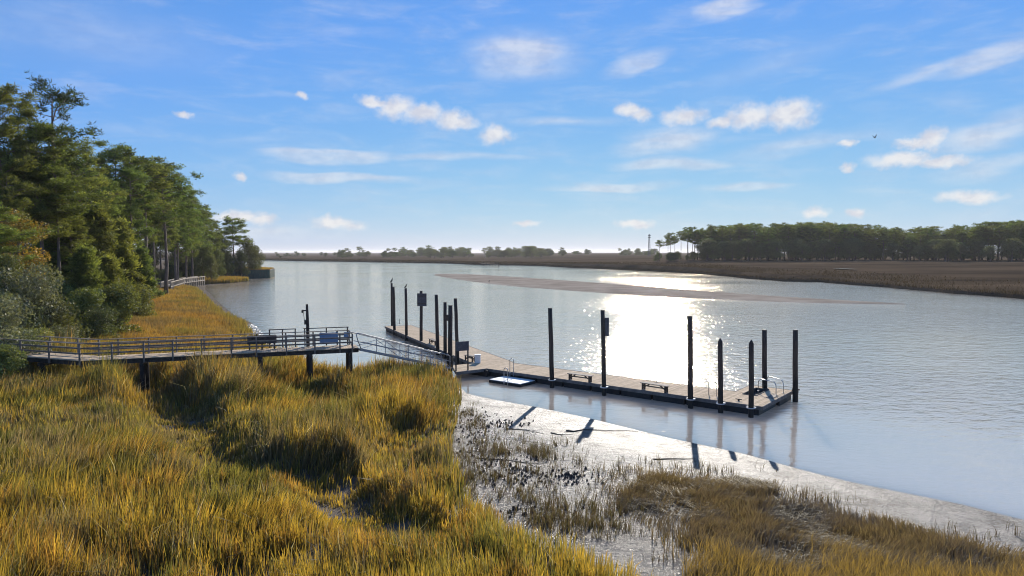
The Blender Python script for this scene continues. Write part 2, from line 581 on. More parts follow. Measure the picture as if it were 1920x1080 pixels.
def mud_mat():
    m, t, b = new_mat('wet_mud')
    g = nd(t, 'ShaderNodeNewGeometry')
    P = g.outputs['Position']
    at = nd(t, 'ShaderNodeAttribute', attribute_name='col')     # r: wetness, g: forest litter
    sp = nd(t, 'ShaderNodeSeparateColor')
    t.links.new(at.outputs['Color'], sp.inputs[0])
    wet, litter, lump = sp.outputs[0], sp.outputs[1], sp.outputs[2]
    n1 = noise(t, P, 0.7, 6, 0.6)
    n2 = noise(t, P, 6.0, 5, 0.65)
    mud = mixc(t, smooth(t, n1, 0.35, 0.65), (0.085, 0.068, 0.052), (0.155, 0.126, 0.098))
    lit = mixc(t, n2, (0.06, 0.042, 0.025), (0.16, 0.11, 0.06))
    t.links.new(mixc(t, litter, mud, lit), b.inputs['Base Color'])
    film = smooth(t, mth(t, 'ADD', mth(t, 'MULTIPLY', wet, 0.50), mth(t, 'ADD', mth(t, 'MULTIPLY', n1, 0.6), mth(t, 'MULTIPLY', n2, 0.45))), 0.62, 1.22)
    t.links.new(smooth(t, film, 0, 1, 0.8, mth(t, 'MULTIPLY_ADD', lump, -0.11, 0.34)), b.inputs['Roughness'])
    t.links.new(mth(t, 'MULTIPLY_ADD', film, 0.24, 0.08), b.inputs['Specular IOR Level'])
    t.links.new(mth(t, 'MULTIPLY', film, mth(t, 'MULTIPLY_ADD', lump, 0.6, 0.13)), b.inputs['Coat Weight'])
    b.inputs['Coat Roughness'].default_value = 0.22
    bp = nd(t, 'ShaderNodeBump')
    bp.inputs['Strength'].default_value = 1.0
    t.links.new(mth(t, 'MULTIPLY_ADD', lump, 0.09, 0.12), bp.inputs['Distance'])
    hh = mth(t, 'ADD', mth(t, 'MULTIPLY', noise(t, P, 2.2, 6, 0.6), 1.0), mth(t, 'MULTIPLY', noise(t, P, 9.0, 4, 0.7), 0.7))
    t.links.new(hh, bp.inputs['Height'])
    t.links.new(bp.outputs[0], b.inputs['Normal'])
    t.links.new(bp.outputs[0], b.inputs['Coat Normal'])
    return m


M['water'] = water_mat()
M['mud'] = mud_mat()

# ------------------------------------------------------------------ setting: water, near land, sandbar, far marsh
W = 30000
o = MB().add([(-W, -W, 0), (W, -W, 0), (W, W, 0), (-W, W, 0)], [(0, 1, 2, 3)]).build('river_water', M['water'])
tag(o, kind='structure')

shore_px = [(1920, 975), (1800, 945), (1700, 925), (1600, 905), (1500, 880), (1400, 852), (1250, 820), (1100, 783), (1000, 762),
            (930, 750), (876, 738)]
shore = [(140, -70), (60, -14), (36, 12)] + [G(*p) for p in shore_px] + \
        [(-4.6, 52.5), (-6.0, 54.6), (-9.5, 55.2), (-13.6, 54.0), (-16.4, 56.5), (-18.5, 60), (-22, 66), (-27, 76), (-35.5, 94), (-44, 108), (-56, 131),
         (-73, 165), (-84, 186), (-93, 208), (-92, 222), (-91, 236), (-99, 246), (-106, 262), (-112, 300), (-130, 330), (-230, 560), (-400, 700),
         (-900, 700), (-900, -200), (140, -200)]
forest_edge = [(-60, -60), (-38, 20), (-33.5, 40), (-36, 52), (-39, 64), (-45, 80), (-58, 110), (-83, 152), (-96, 184), (-103, 205), (-107, 230), (-108, 262), (-116, 300), (-140, 340), (-240, 570)]
forest_poly = forest_edge + [(-950, 570), (-950, -60)]
DENSE_EDGE = ((864, 708), (866, 735), (858, 775), (850, 815), (845, 850), (850, 885), (868, 930), (895, 975), (950, 1010), (1040, 1040), (1130, 1068), (1230, 1120), (1300, 1180))
swales = [[G(205, 700, .9), G(290, 745, .9), G(345, 800, .9), G(372, 868, .9), G(430, 905, .9), G(560, 915, .9)],
          [G(610, 900, .9), G(640, 960, .9), G(700, 1010, .9), G(760, 1025, .9)],
          [G(480, 712, .9), G(560, 745, .9), G(650, 765, .9)],
          [G(770, 800, .9), G(735, 850, .9), G(760, 900, .9)]]


def ground_h(x, y):
    x, y = np.asarray(x, float), np.asarray(y, float)
    inside = in_poly(x, y, shore)
    d = dist_line(x, y, shore, True)
    sd = np.where(inside, d, -d)
    h = np.where(sd > 0, 1.0 * (1 - np.exp(-0.06 * np.maximum(sd, 0))) + 0.85 * sstep(7, 24, sd), 0.06 * np.maximum(sd, -12))
    h = h + np.where(sd > 1.0, (vnoise(x, y, 5.0, 3, 3) - 0.5) * 0.30 * sstep(1, 9, sd), 0)
    fin = in_poly(x, y, forest_poly)
    fd = dist_line(x, y, forest_edge)
    h = h + np.where(fin, 1.7 * sstep(0, 14, fd), 0)
    for s in swales:
        h = h - 0.38 * (1 - sstep(0.4, 2.2, dist_line(x, y, s)))
    return h


def axis(segs):
    a = [np.arange(s, e, st) for s, e, st in segs]
    return np.concatenate(a + [[segs[-1][1]]])


gx = axis([(-420, -160, 20), (-160, -60, 4), (-60, 45, 0.75), (45, 110, 6)])
gy = axis([(-60, 8, 6), (8, 75, 0.75), (75, 320, 4), (320, 700, 20)])
XX, YY = np.meshgrid(gx, gy, indexing='ij')
HH = ground_h(XX.ravel(), YY.ravel())
nx, ny = len(gx), len(gy)
idx = np.arange(nx * ny).reshape(nx, ny)
quads = np.stack([idx[:-1, :-1], idx[1:, :-1], idx[1:, 1:], idx[:-1, 1:]], -1).reshape(-1, 4)
keep = HH[quads].max(1) > -0.6
fl = in_poly(XX.ravel(), YY.ravel(), forest_poly)
litter = np.where(fl, sstep(0, 8, dist_line(XX.ravel(), YY.ravel(), forest_edge)), 0)
dp = [G(*p, 0.7) for p in DENSE_EDGE] + [(5, 12), (-60, 10), (-60, 45), (-34, 47), (-30, 62), (-18.5, 57.5), (-9.5, 53.6), (-6.2, 53.4)]
wet = np.where(in_poly(XX.ravel(), YY.ravel(), dp), 1 - sstep(0, 2.5, dist_line(XX.ravel(), YY.ravel(), dp[:13])), 1.0)
wet = np.where(XX.ravel() < -36, 0.2, wet)
for s in swales:
    wet = wet * (0.05 + 0.95 * sstep(1.5, 3.0, dist_line(XX.ravel(), YY.ravel(), s)))
lump = sstep(3.0, 7.0, dist_line(XX.ravel(), YY.ravel(), shore[2:15])) * wet
col = np.stack([wet * (1 - litter), litter, lump], 1)
me = fast_mesh('mudflat', np.stack([XX.ravel(), YY.ravel(), HH], 1), np.zeros((0, 3), np.int32), M['mud'], col, quads[keep], True)
tag(link('mudflat_and_marsh_ground', me), kind='structure')

# sandbar: a low lens of sand in mid-river
low = [(812, 516), (865, 526), (955, 537), (1050, 544), (1200, 555), (1350, 562), (1480, 567), (1600, 570), (1700, 571)]
upp = [(822, 513.5), (870, 513), (950, 518), (1050, 525), (1150, 532), (1250, 540), (1400, 552), (1560, 563), (1690, 569.5)]
v, f = [], []
n = len(low)
for i in range(n):
    a, b = Vector(G(*low[i])), Vector(G(*upp[i]))
    for k, tt in enumerate((0, 0.12, 0.35, 0.65, 0.9, 1.0)):
        p = a.lerp(b, tt)
        z = (-0.02, 0.12, 0.30, 0.34, 0.14, -0.02)[k] * (0.35 if i in (0, n - 1) else 1) * (0.8 + 0.4 * random.random())
        v.append((p.x, p.y, z))
for i in range(n - 1):
    for k in range(5):
        a = i * 6 + k
        f.append((a, a + 6, a + 7, a + 1))
o = MB().add(v, f).build('sandbar', M['sand'], smooth_=True)
sd_ = o.modifiers.new('s', 'SUBSURF')
sd_.levels = sd_.render_levels = 2
tag(o, kind='structure')

# far marsh: bank, flats, rising gently to the wooded hammock
bank_px = [(-200, 486.5), (200, 487), (485, 488), (600, 490), (700, 491.5), (780, 493), (850, 494.5), (900, 496.5), (960, 497.5), (1020, 499), (1080, 502.5), (1140, 505),
           (1200, 507.5), (1260, 510.5), (1320, 514.5), (1370, 519), (1420, 524), (1470, 527.5), (1530, 529), (1580, 532), (1640, 537.5), (1700, 542.5), (1760, 548),
           (1800, 552), (1860, 556), (1920, 560), (2000, 566), (2150, 578), (2500, 606), (3200, 650)]
bank = []
for (a, b), (c, d) in zip(bank_px[:-1], bank_px[1:]):
    for k in range(4):
        t_ = k / 4
        p = G(a + (c - a) * t_, b + (d - b) * t_)
        bank.append(Vector((p[0], p[1], 0)))
bank.append(Vector((*G(*bank_px[-1]), 0)))
for i, p in enumerate(bank):
    w = (vnoise([i * 1.0], [3.0], 2.2, 21, 3)[0] - 0.5) * 0.05 * p.length * 0.8
    bank[i] = p + p.normalized() * w


def far_z(p):
    """height of the far flats at a world point"""
    d = math.hypot(p[0], p[1])
    east = min(max((p[0] - 20) / 90, 0), 1)
    return 1.0 + (4.0 * east + 0.8 * (1 - east)) * min(max((d - 190) / 260, 0), 1)


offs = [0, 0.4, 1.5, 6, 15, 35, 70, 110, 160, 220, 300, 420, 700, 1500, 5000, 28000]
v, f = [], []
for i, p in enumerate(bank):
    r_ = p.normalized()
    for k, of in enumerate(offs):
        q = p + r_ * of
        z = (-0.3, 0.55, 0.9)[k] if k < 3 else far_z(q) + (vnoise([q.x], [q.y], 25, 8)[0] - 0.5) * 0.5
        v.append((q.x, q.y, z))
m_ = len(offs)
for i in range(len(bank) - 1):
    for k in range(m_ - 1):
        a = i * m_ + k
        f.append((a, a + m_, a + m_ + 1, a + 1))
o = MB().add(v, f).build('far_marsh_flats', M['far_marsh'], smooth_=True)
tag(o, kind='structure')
# tidal pools on the far flats
q = G(1583, 511.5, 1.6)
pv = [(q[0] + math.cos(a) * 2.4, q[1] + math.sin(a) * 9, 0) for a in np.linspace(0, 6.283, 20)[:-1]]
o = MB().add(pv, [tuple(range(19))]).build('tidal_pool', M['water'])
o.location.z = far_z(q) + 0.45
tag(o, kind='structure')


# ------------------------------------------------------------------ grass
def blades(name, x, y, z, h, w, lx, ly, cb, ct, label=None, mat='grass'):
    """many grass blades in one mesh; (lx,ly) = lean of the tip as a fraction of height"""
    n = len(x)
    a = rng.random(n) * math.pi
    dx, dy = np.cos(a) * w / 2, np.sin(a) * w / 2
    V = np.empty((n, 5, 3), np.float32)
    V[:, 0] = np.stack([x - dx, y - dy, z - 0.08], 1)
    V[:, 1] = np.stack([x + dx, y + dy, z - 0.08], 1)
    mx_, my_ = x + lx * h * 0.32, y + ly * h * 0.32
    V[:, 2] = np.stack([mx_ - dx * .75, my_ - dy * .75, z + h * 0.58], 1)
    V[:, 3] = np.stack([mx_ + dx * .75, my_ + dy * .75, z + h * 0.58], 1)
    V[:, 4] = np.stack([x + lx * h, y + ly * h, z + h * (1 - 0.35 * (lx * lx + ly * ly))], 1)
    Cc = np.empty((n, 5, 3), np.float32)
    Cc[:, 0] = Cc[:, 1] = cb
    Cc[:, 2] = Cc[:, 3] = cb * 0.35 + ct * 0.65
    Cc[:, 4] = ct
    b = np.arange(n)[:, None] * 5
    me_ = fast_mesh(name, V.reshape(-1, 3), b + np.array([[2, 3, 4]]), M[mat], Cc.reshape(-1, 3), b + np.array([[0, 1, 3, 2]]))
    return tag(link(name, me_), label, None, None, 'stuff')


GOLD, OLIVE, GREY, RUST, BROWN = (np.array(c) for c in ((0.56, 0.38, 0.075), (0.23, 0.235, 0.06), (0.30, 0.25, 0.16), (0.46, 0.235, 0.055), (0.17, 0.13, 0.085)))


def lerp3(a, b, t):
    return a[None] * (1 - t[:, None]) + b[None] * t[:, None] if a.ndim == 1 else a * (1 - t[:, None]) + b[None] * t[:, None]


dense_poly = [G(*p, 0.7) for p in DENSE_EDGE] + \
    [(5, 12), (-60, 10), (-60, 45)] + [(-34, 47), (-36, 56), (-30, 62), (-23, 61), (-18.5, 57.5), (-16, 54.5), (-13.5, 52.6), (-9.5, 53.6), (-6.2, 53.4)]


def sample(poly, dens):
    xs, ys = [p[0] for p in poly], [p[1] for p in poly]
    x0, x1, y0, y1 = min(xs), max(xs), min(ys), max(ys)
    n = int((x1 - x0) * (y1 - y0) * dens)
    x, y = rng.uniform(x0, x1, n), rng.uniform(y0, y1, n)
    k = in_poly(x, y, poly)
    return x[k], y[k]


x, y = sample(dense_poly, 400)
vis = (np.abs(x) < 0.86 * y + 3) & (y > 14)
x, y = x[vis], y[vis]
d = np.hypot(x, y)
clump = vnoise(x, y, 0.9, 5, 2)
keep = rng.random(len(x)) < np.clip(1.25 - d / 75, 0.42, 1) * np.clip(1.9 * clump - 0.25, 0.08, 1)
x, y, clump = x[keep], y[keep], clump[keep]
sw = np.full(len(x), 9.0)
for s in swales:
    sw = np.minimum(sw, dist_line(x, y, s))
keep = rng.random(len(x)) < 0.6 + 0.4 * sstep(0.5, 1.6, sw)
x, y, clump, sw = x[keep], y[keep], clump[keep], sw[keep]
edge = dist_line(x, y, dense_poly[:13])
keep = rng.random(len(x)) < 0.18 + 0.82 * sstep(0, 2.2, edge + (vnoise(x, y, 2.5, 9, 2) - 0.5) * 2.2)
x, y, clump, sw, edge = (q[keep] for q in (x, y, clump, sw, edge))
z = ground_h(x, y)
big = vnoise(x, y, 7.0, 12, 3)
n = len(x)
# the flatter, greyer meadow in the left middle
cx, cy = G(190, 880, 1)
dull = np.exp(-(((x - cx) / 7.5) ** 2 + ((y - cy) / 6.0) ** 2))
cx, cy = G(390, 950, 1)
dull = np.maximum(dull, 0.9 * np.exp(-(((x - cx) / 4.0) ** 2 + ((y - cy) / 2.5) ** 2)))
cx, cy = G(60, 745, 1)
dull = np.maximum(dull, 0.8 * np.exp(-(((x - cx) / 6.0) ** 2 + ((y - cy) / 5.0) ** 2)))
h = (0.75 + 0.75 * sstep(0.3, 0.7, big)) * (0.75 + 0.5 * clump) * (1 - 0.35 * dull) * rng.uniform(0.5, 1.2, n) * np.where(rng.random(n) < 0.06, 1.3, 1.0)
h *= 0.32 + 0.68 * sstep(0.6, 2.6, sw)
h *= 1 + 0.8 * sstep(35, 41, y) * (1 - sstep(-19, -14, x)) + 0.15 * np.exp(-((sw - 2.6) / 1.2) ** 2)
h *= 0.55 + 0.45 * sstep(0.0, 2.5, edge)
flow = vnoise(x, y, 3.5, 15, 2)
ln_ = (flow > 0.58) * 0.28
lx = 0.04 + (flow - 0.5) * 0.4 + ln_ * (vnoise(x, y, 1.2, 17, 2) - 0.3) + rng.normal(0, 0.11, n)
ly = -0.02 + (vnoise(x, y, 3.5, 16, 2) - 0.5) * 0.35 + rng.normal(0, 0.13, n)
g1 = 0.6 * vnoise(x, y, 4.5, 18, 3) + 0.4 * vnoise(x, y, 0.8, 28, 2) + rng.normal(0, 0.13, n)
farz = sstep(33, 42, y + (vnoise(x, y, 5, 61, 2) - 0.5) * 10)
rim = (1 - sstep(0.5, 3.5, edge)) * sstep(26, 34, y)
nearz = 1 - sstep(22, 27, y)
PAL = np.array([[0.54, 0.36, 0.06], [0.40, 0.225, 0.055], [0.18, 0.17, 0.045], [0.27, 0.205, 0.125], [0.36, 0.285, 0.06]])
def nz(sc, sd):
    return 0.55 * vnoise(x, y, sc, sd, 1) + 0.45 * vnoise(x, y, 0.32, sd + 100, 1)
score = np.stack([nz(2.2, 71) + 0.10 * nearz - 0.10 * farz - 0.20 * dull - 0.10 * rim + 0.05,
                  nz(1.7, 72) + 0.04 * nearz + 0.06 * farz + 0.05 * rim,
                  nz(2.4, 73) + 0.06 * farz + 0.08 * dull + 0.16 * rim + 0.02,
                  nz(2.0, 74) + 0.18 * dull - 0.04 * nearz + 0.02,
                  nz(1.8, 75) - 0.02 * farz], 1) + rng.normal(0, 0.085, (n, 5))
ct = PAL[score.argmax(1)]
cb = lerp3(OLIVE * 0.8, BROWN, rng.random(n))
straw = rng.random(n) < 0.05
ct = np.where(straw[:, None], np.array([[0.52, 0.46, 0.33]]), ct)
lx = lx + straw * rng.normal(0, 0.45, n)
ly = ly + straw * rng.normal(0, 0.45, n)
ct *= rng.uniform(0.7, 1.2, (n, 1))
wd = np.clip(0.018 + 0.0008 * np.hypot(x, y), 0.03, 0.065) * rng.uniform(0.6, 1.3, n)
tuft = vnoise(x, y, 0.30, 51, 1)
tuft2 = vnoise(x, y, 0.22, 52, 1)
ct = lerp3(ct, OLIVE * 0.5, sstep(0.6, 0.9, tuft2) * 0.75)
ct = ct * (0.55 + 0.95 * tuft)[:, None]
blades('golden_marsh_grass', x, y, z, h, wd, lx, ly, cb, ct, 'golden and olive cordgrass covering the near marsh')
print('near grass', n)

# upper marsh beyond the boardwalk
up_poly = [(-34, 46), (-36, 54), (-40, 66), (-47, 82), (-60, 112), (-83, 153), (-94, 180), (-85, 184), (-74, 163), (-57, 130), (-45, 107), (-36.5, 93), (-28, 75.5), (-23, 65.5), (-19.5, 59.5), (-17.5, 55), (-24, 50)]
x, y = sample(up_poly, 110)
ew = dist_line(x, y, up_poly[7:16])
keep = rng.random(len(x)) < np.clip(1.6 - y / 90, 0.3, 1) * (0.1 + 0.9 * sstep(0.2, 2.6, ew + (vnoise(x, y, 4, 39, 2) - 0.5) * 5))
x, y = x[keep], y[keep]
n = len(x)
z = ground_h(x, y)
h = rng.uniform(0.6, 1.15, n) * (0.7 + 0.6 * vnoise(x, y, 4, 25, 2))
wd = (0.02 + 0.0006 * y) * rng.uniform(0.7, 1.3, n)
g1 = vnoise(x, y, 9, 26, 3) + rng.normal(0, 0.1, n)
ct = lerp3(RUST * np.array([0.85, 0.92, 0.8]), GOLD * 0.66, sstep(0.4, 0.7, g1))
ct = lerp3(ct, GREY * 0.8, sstep(0.5, 0.8, rng.random(n)) * 0.6)
ct = lerp3(ct, OLIVE * 0.8, sstep(0.52, 0.68, vnoise(x, y, 5, 27, 3) + rng.normal(0, 0.05, n)) * 0.75)
ct = lerp3(ct, BROWN, sstep(0.55, 0.7, vnoise(x, y, 3, 37, 2) + rng.normal(0, 0.05, n)) * 0.7)
ct = ct * (0.6 + 0.8 * vnoise(x, y, 0.6, 38, 1))[:, None]
e2 = dist_line(x, y, up_poly[7:16])
ct = lerp3(ct, OLIVE * 0.8, (1 - sstep(0.5, 3.5, e2)) * 0.75)
cb = lerp3(RUST * 0.6, BROWN, rng.random(n))
blades('amber_marsh_grass', x, y, z, h, wd, rng.normal(0.05, 0.2, n), rng.normal(0, 0.2, n), cb, ct, 'amber cordgrass between the boardwalk and the pine woods')

# the tongue of grass by the green bulkhead
isl = [(-104, 214), (-95, 210), (-91.5, 222), (-91, 236), (-98, 244), (-108, 240)]
x, y = sample(isl, 30)
n = len(x)
h = rng.uniform(0.9, 1.7, n)
cb = lerp3(OLIVE * 0.7, BROWN, rng.random(n))
ct = lerp3(OLIVE * 0.8, RUST * 0.8, rng.random(n))
blades('bulkhead_marsh_grass', x, y, np.maximum(ground_h(x, y), 0.2), h, np.full(n, 0.15), rng.normal(0, 0.2, n), rng.normal(0, 0.2, n), cb, ct, 'tuft of brown grass on the shore before the green bulkhead')

# brown dead grass on the right mud
dead_px = [(1105, 880), (1180, 868), (1330, 874), (1450, 890), (1560, 930), (1680, 968), (1800, 996), (1920, 1012), (2150, 1058)]
dead_poly = [G(*p, 0.6) for p in dead_px] + [(30, 12), (4.2, 12)] + [G(*p, 0.6) for p in ((1270, 1200), (1280, 1110), (1240, 1050), (1180, 990), (1130, 935))]
x, y = sample(dead_poly, 850)
e = dist_line(x, y, dead_poly[:9])
el_ = dist_line(x, y, dead_poly[-5:] + dead_poly[:1])
keep = rng.random(len(x)) < (0.07 + 0.93 * sstep(0.0, 2.2, e + (vnoise(x, y, 2.0, 30, 3) - 0.5) * 4.5)) * np.clip(vnoise(x, y, 0.7, 31, 2) * 1.9 - 0.25, 0.03, 1) * (0.05 + 0.95 * sstep(0.0, 2.5, el_ + (vnoise(x, y, 1.2, 35, 2) - 0.5) * 3))
x, y, e = x[keep], y[keep], e[keep]
n = len(x)
z = ground_h(x, y)
gold = 1 - sstep(18.6, 20.8, y + (vnoise(x, y, 2.5, 32, 2) - 0.5) * 3.5 + rng.normal(0, 0.5, n))
h = rng.uniform(0.35, 0.8, n) * (0.7 + 0.5 * gold)
ct = lerp3(np.array([0.24, 0.18, 0.115]), np.array([0.12, 0.082, 0.058]), rng.random(n))
ct = lerp3(ct, GREY, (rng.random(n) < 0.18) * 0.7)
ct = lerp3(ct, GOLD * 0.9, gold * rng.uniform(0.0, 1, n))
cb = lerp3(BROWN * 0.9, BROWN * 0.6, rng.random(n))
lx = 0.45 * (1 - gold) + (vnoise(x, y, 2.0, 33, 2) - 0.5) * 2.6 * (1 - 0.75 * gold) + rng.normal(0.1, 0.28, n)
ly = (vnoise(x, y, 2.0, 34, 2) - 0.5) * 2.4 * (1 - 0.75 * gold) + rng.normal(0, 0.28, n)
blades('brown_dead_grass', x, y, z, h, rng.uniform(0.014, 0.03, n), lx, ly, cb, ct, 'brown flattened dead grass on the mud at lower right')

# sparse tufts standing in the wet mud
tx, ty = [], []
spots = [(990, 838, 75, 16, 60), (930, 815, 45, 14, 30), (885, 790, 30, 18, 26), (880, 900, 45, 45, 80), (955, 905, 70, 30, 40), (1060, 965, 90, 32, 70), (1120, 1010, 80, 30, 60), (1090, 870, 60, 22, 26),
         (1180, 935, 60, 35, 50), (1030, 1010, 60, 20, 50), (1250, 862, 80, 10, 14), (1320, 875, 90, 12, 18), (1500, 925, 120, 16, 22), (1700, 990, 160, 16, 36), (900, 850, 50, 28, 50), (1270, 1050, 40, 40, 10), (985, 940, 60, 18, 30), (880, 765, 16, 12, 12)]
for (px, py, sx, sy, k) in spots:
    for _ in range(k):
        p = G(px + random.gauss(0, 0.6) * sx, py + random.gauss(0, 0.6) * sy, 0.5)
        m_ = int(random.uniform(4, 16))
        s_ = random.uniform(0.05, 0.22)
        tx += [p[0] + random.gauss(0, s_) for _ in range(m_)]
        ty += [p[1] + random.gauss(0, s_) for _ in range(m_)]
sc_poly = [G(*p, 0.4) for p in ((850, 770), (930, 775), (1010, 800), (1100, 845), (1240, 862), (1400, 885), (1400, 905), (1180, 905), (1220, 1000), (1280, 1060), (1240, 1090), (1080, 1040), (900, 990), (830, 900))]
x, y = sample(sc_poly, 260)
k = vnoise(x, y, 1.6, 40, 3) + 0.35 * vnoise(x, y, 0.35, 41, 2) > 0.89 + 0.16 * rng.random(len(x))
x, y = np.concatenate([np.array(tx), x[k]]), np.concatenate([np.array(ty), y[k]])
n = len(x)
print('tufts', n)
ct = lerp3(np.array([0.13, 0.095, 0.07]), OLIVE * 0.5, rng.random(n) ** 2)
cb = np.tile(BROWN * 0.4, (n, 1))
blades('mudflat_grass_tufts', x, y, ground_h(x, y), rng.uniform(0.12, 0.5, n), rng.uniform(0.012, 0.03, n), rng.normal(0, 0.3, n), rng.normal(0, 0.3, n), cb, ct, 'sparse dark grass tufts standing in the glistening mud')

# far bank fringe
bx, by, bz = [], [], []
for a, b in zip(bank[:-1], bank[1:]):
    if b.x < -330 or a.x > 260:
        continue
    L = (b - a).length
    for _ in range(min(int(L * 40), 1600)):
        t_ = random.random()
        p = a.lerp(b, t_)
        of = random.random() ** 2 * 60
        q = p + p.normalized() * (0.6 + of)
        bx.append(q.x), by.append(q.y)
        bz.append(0.75 + 0.25 * min(of / 4, 1) if of < 6 else far_z(q) - 0.15)
x, y, z = np.array(bx), np.array(by), np.array(bz)
n = len(x)
ct = lerp3(np.array([0.075, 0.055, 0.036]), np.array([0.125, 0.088, 0.055]), rng.random(n))
cb = np.tile(BROWN * 0.5, (n, 1))
blades('far_bank_grass', x, y, z, rng.uniform(0.35, 0.95, n), 0.0006 * np.hypot(x, y) * rng.uniform(0.6, 1.6, n), rng.normal(0, 0.45, n), rng.normal(0, 0.45, n), cb, ct, 'dull brown marsh grass along the far river bank', 'far_grass')

# ------------------------------------------------------------------ trees


def tri_cards(cen, L, wdt, up=0.25, k=7, seed=0):
    """k thin triangles fanning out of each centre; returns verts (m,3), tris"""
    r = np.random.default_rng(seed)
    n_ = len(cen)
    d_ = r.normal(size=(n_, k, 3))
    d_[..., 2] = np.abs(d_[..., 2]) * 0.7 + up - 0.3
    d_ /= np.linalg.norm(d_, axis=2, keepdims=True)
    s_ = np.cross(d_, r.normal(size=(n_, k, 3)))
    s_ /= np.linalg.norm(s_, axis=2, keepdims=True) + 1e-6
    ln = L * r.uniform(0.6, 1.2, (n_, k, 1))
    c_ = cen[:, None, :]
    V = np.stack([c_ + d_ * ln * 0.08 - s_ * wdt * 0.3, c_ + d_ * ln * 0.65 + s_ * wdt, c_ + d_ * ln], 2)
    V = V.reshape(-1, 3)
    return V, np.arange(len(V)).reshape(-1, 3)


def quad_leaves(cen, L, seed=0):
    r = np.random.default_rng(seed)
    n_ = len(cen)
    a = r.normal(size=(n_, 3))
    a /= np.linalg.norm(a, axis=1, keepdims=True)
    b = np.cross(a, r.normal(size=(n_, 3)))
    b /= np.linalg.norm(b, axis=1, keepdims=True) + 1e-6
    ln = L * r.uniform(0.6, 1.3, (n_, 1))
    V = np.stack([cen - a * ln, cen - b * ln * 0.5, cen + a * ln, cen + b * ln * 0.5], 1).reshape(-1, 3)
    return V, np.arange(len(V)).reshape(-1, 4)


def pine_protos(seed, hgt, bare, spread, nb, col, dense=1.0, top_round=0.5, young=False):
    r = random.Random(seed)
    mb = MB()
    npt = 9
    bend = [(0, 0)]
    for i in range(npt):
        bend.append((bend[-1][0] + r.gauss(0, 0.10), bend[-1][1] + r.gauss(0, 0.10)))
    pts = [Vector((bend[i][0], bend[i][1], hgt * i / (npt - 1) - (0.3 if i == 0 else 0))) for i in range(npt)]
    r0 = 0.011 * hgt + 0.06
    rad = [r0 * (1.25 if i == 0 else 1) * (1 - 0.86 * i / (npt - 1)) for i in range(npt)]
    mb.tube(pts, rad, 8)

    def axis_at(z):
        t = min(max(z / hgt, 0), 0.999) * (npt - 1)
        i = int(t)
        return pts[i].lerp(pts[i + 1], t - i)
    cents = []
    for b in range(nb):
        u = (b + r.random()) / nb
        zt = hgt * (bare + (0.99 - bare) * u)
        prof = (1 - u) ** 0.6 * (0.75 + 0.5 * u) if young else max(0.38, math.sin(math.pi * (0.25 + 0.62 * u)) ** 0.8)
        L = spread * prof * r.uniform(0.55, 1.15)
        a = b * 2.399 + r.uniform(-0.5, 0.5)
        base = axis_at(zt)
        rise = r.uniform(0.05, 0.65) if not young else r.uniform(-0.15, 0.3)
        p1 = base + Vector((math.cos(a) * L * 0.5, math.sin(a) * L * 0.5, L * 0.5 * rise + 0.0))
        p2 = base + Vector((math.cos(a + 0.15) * L, math.sin(a + 0.15) * L, L * rise * 0.8 + 0.2))
        br = 0.02 + 0.014 * L
        mb.tube([base, p1, p2], [br, br * 0.7, br * 0.25], 4, False)
        nc = max(2, int(L * 1.0 * dense))
        for c in range(nc):
            t = (0.42 if not young else 0.15) + (0.62 if not young else 0.88) * (c + r.random()) / nc
            q = base.lerp(p1, t * 2) if t < 0.5 else p1.lerp(p2, t * 2 - 1)
            sx = 0.28 * L * (0.5 + t)
            q = q + Vector((r.gauss(0, sx * 0.55), r.gauss(0, sx * 0.55), r.gauss(0.1, 0.18)))
            if r.random() < 0.5:
                mb.tube([base.lerp(p2, max(t - 0.25, 0.05)), q], [br * 0.4, br * 0.15], 3, False)
            m = int(r.uniform(20, 36) * dense)
            for _ in range(m):
                cents.append((q.x + r.gauss(0, 0.42), q.y + r.gauss(0, 0.42), q.z + r.gauss(0, 0.28)))
    # a few dead stubs below the crown
    if not young:
        for _ in range(6):
            zt = hgt * r.uniform(bare * 0.55, bare)
            a = r.uniform(0, 6.28)
            b0 = axis_at(zt)
            mb.tube([b0, b0 + Vector((math.cos(a) * 1.1, math.sin(a) * 1.1, r.uniform(-0.2, 0.3)))], [0.035, 0.012], 3, False)
    cents = np.array(cents)
    V, T = tri_cards(cents, 0.62, 0.085, 0.35, 6, seed)
    k = len(V) // len(cents)
    rr = np.random.default_rng(seed)
    tone = rr.uniform(0.65, 1.3, (len(cents), 1)) * (0.15 + 1.7 * vnoise(cents[:, 0] * 1.0, cents[:, 1] + cents[:, 2] * 1.7, 1.1, seed, 2))[:, None]
    cc = np.array(col)[None] * tone
    cc = np.repeat(cc, k, 0)
    tm = mb.mesh('pine_trunk', M['bark'], True)
    cm = fast_mesh('pine_crown', V, T, M['needle'], cc)
    return tm, cm


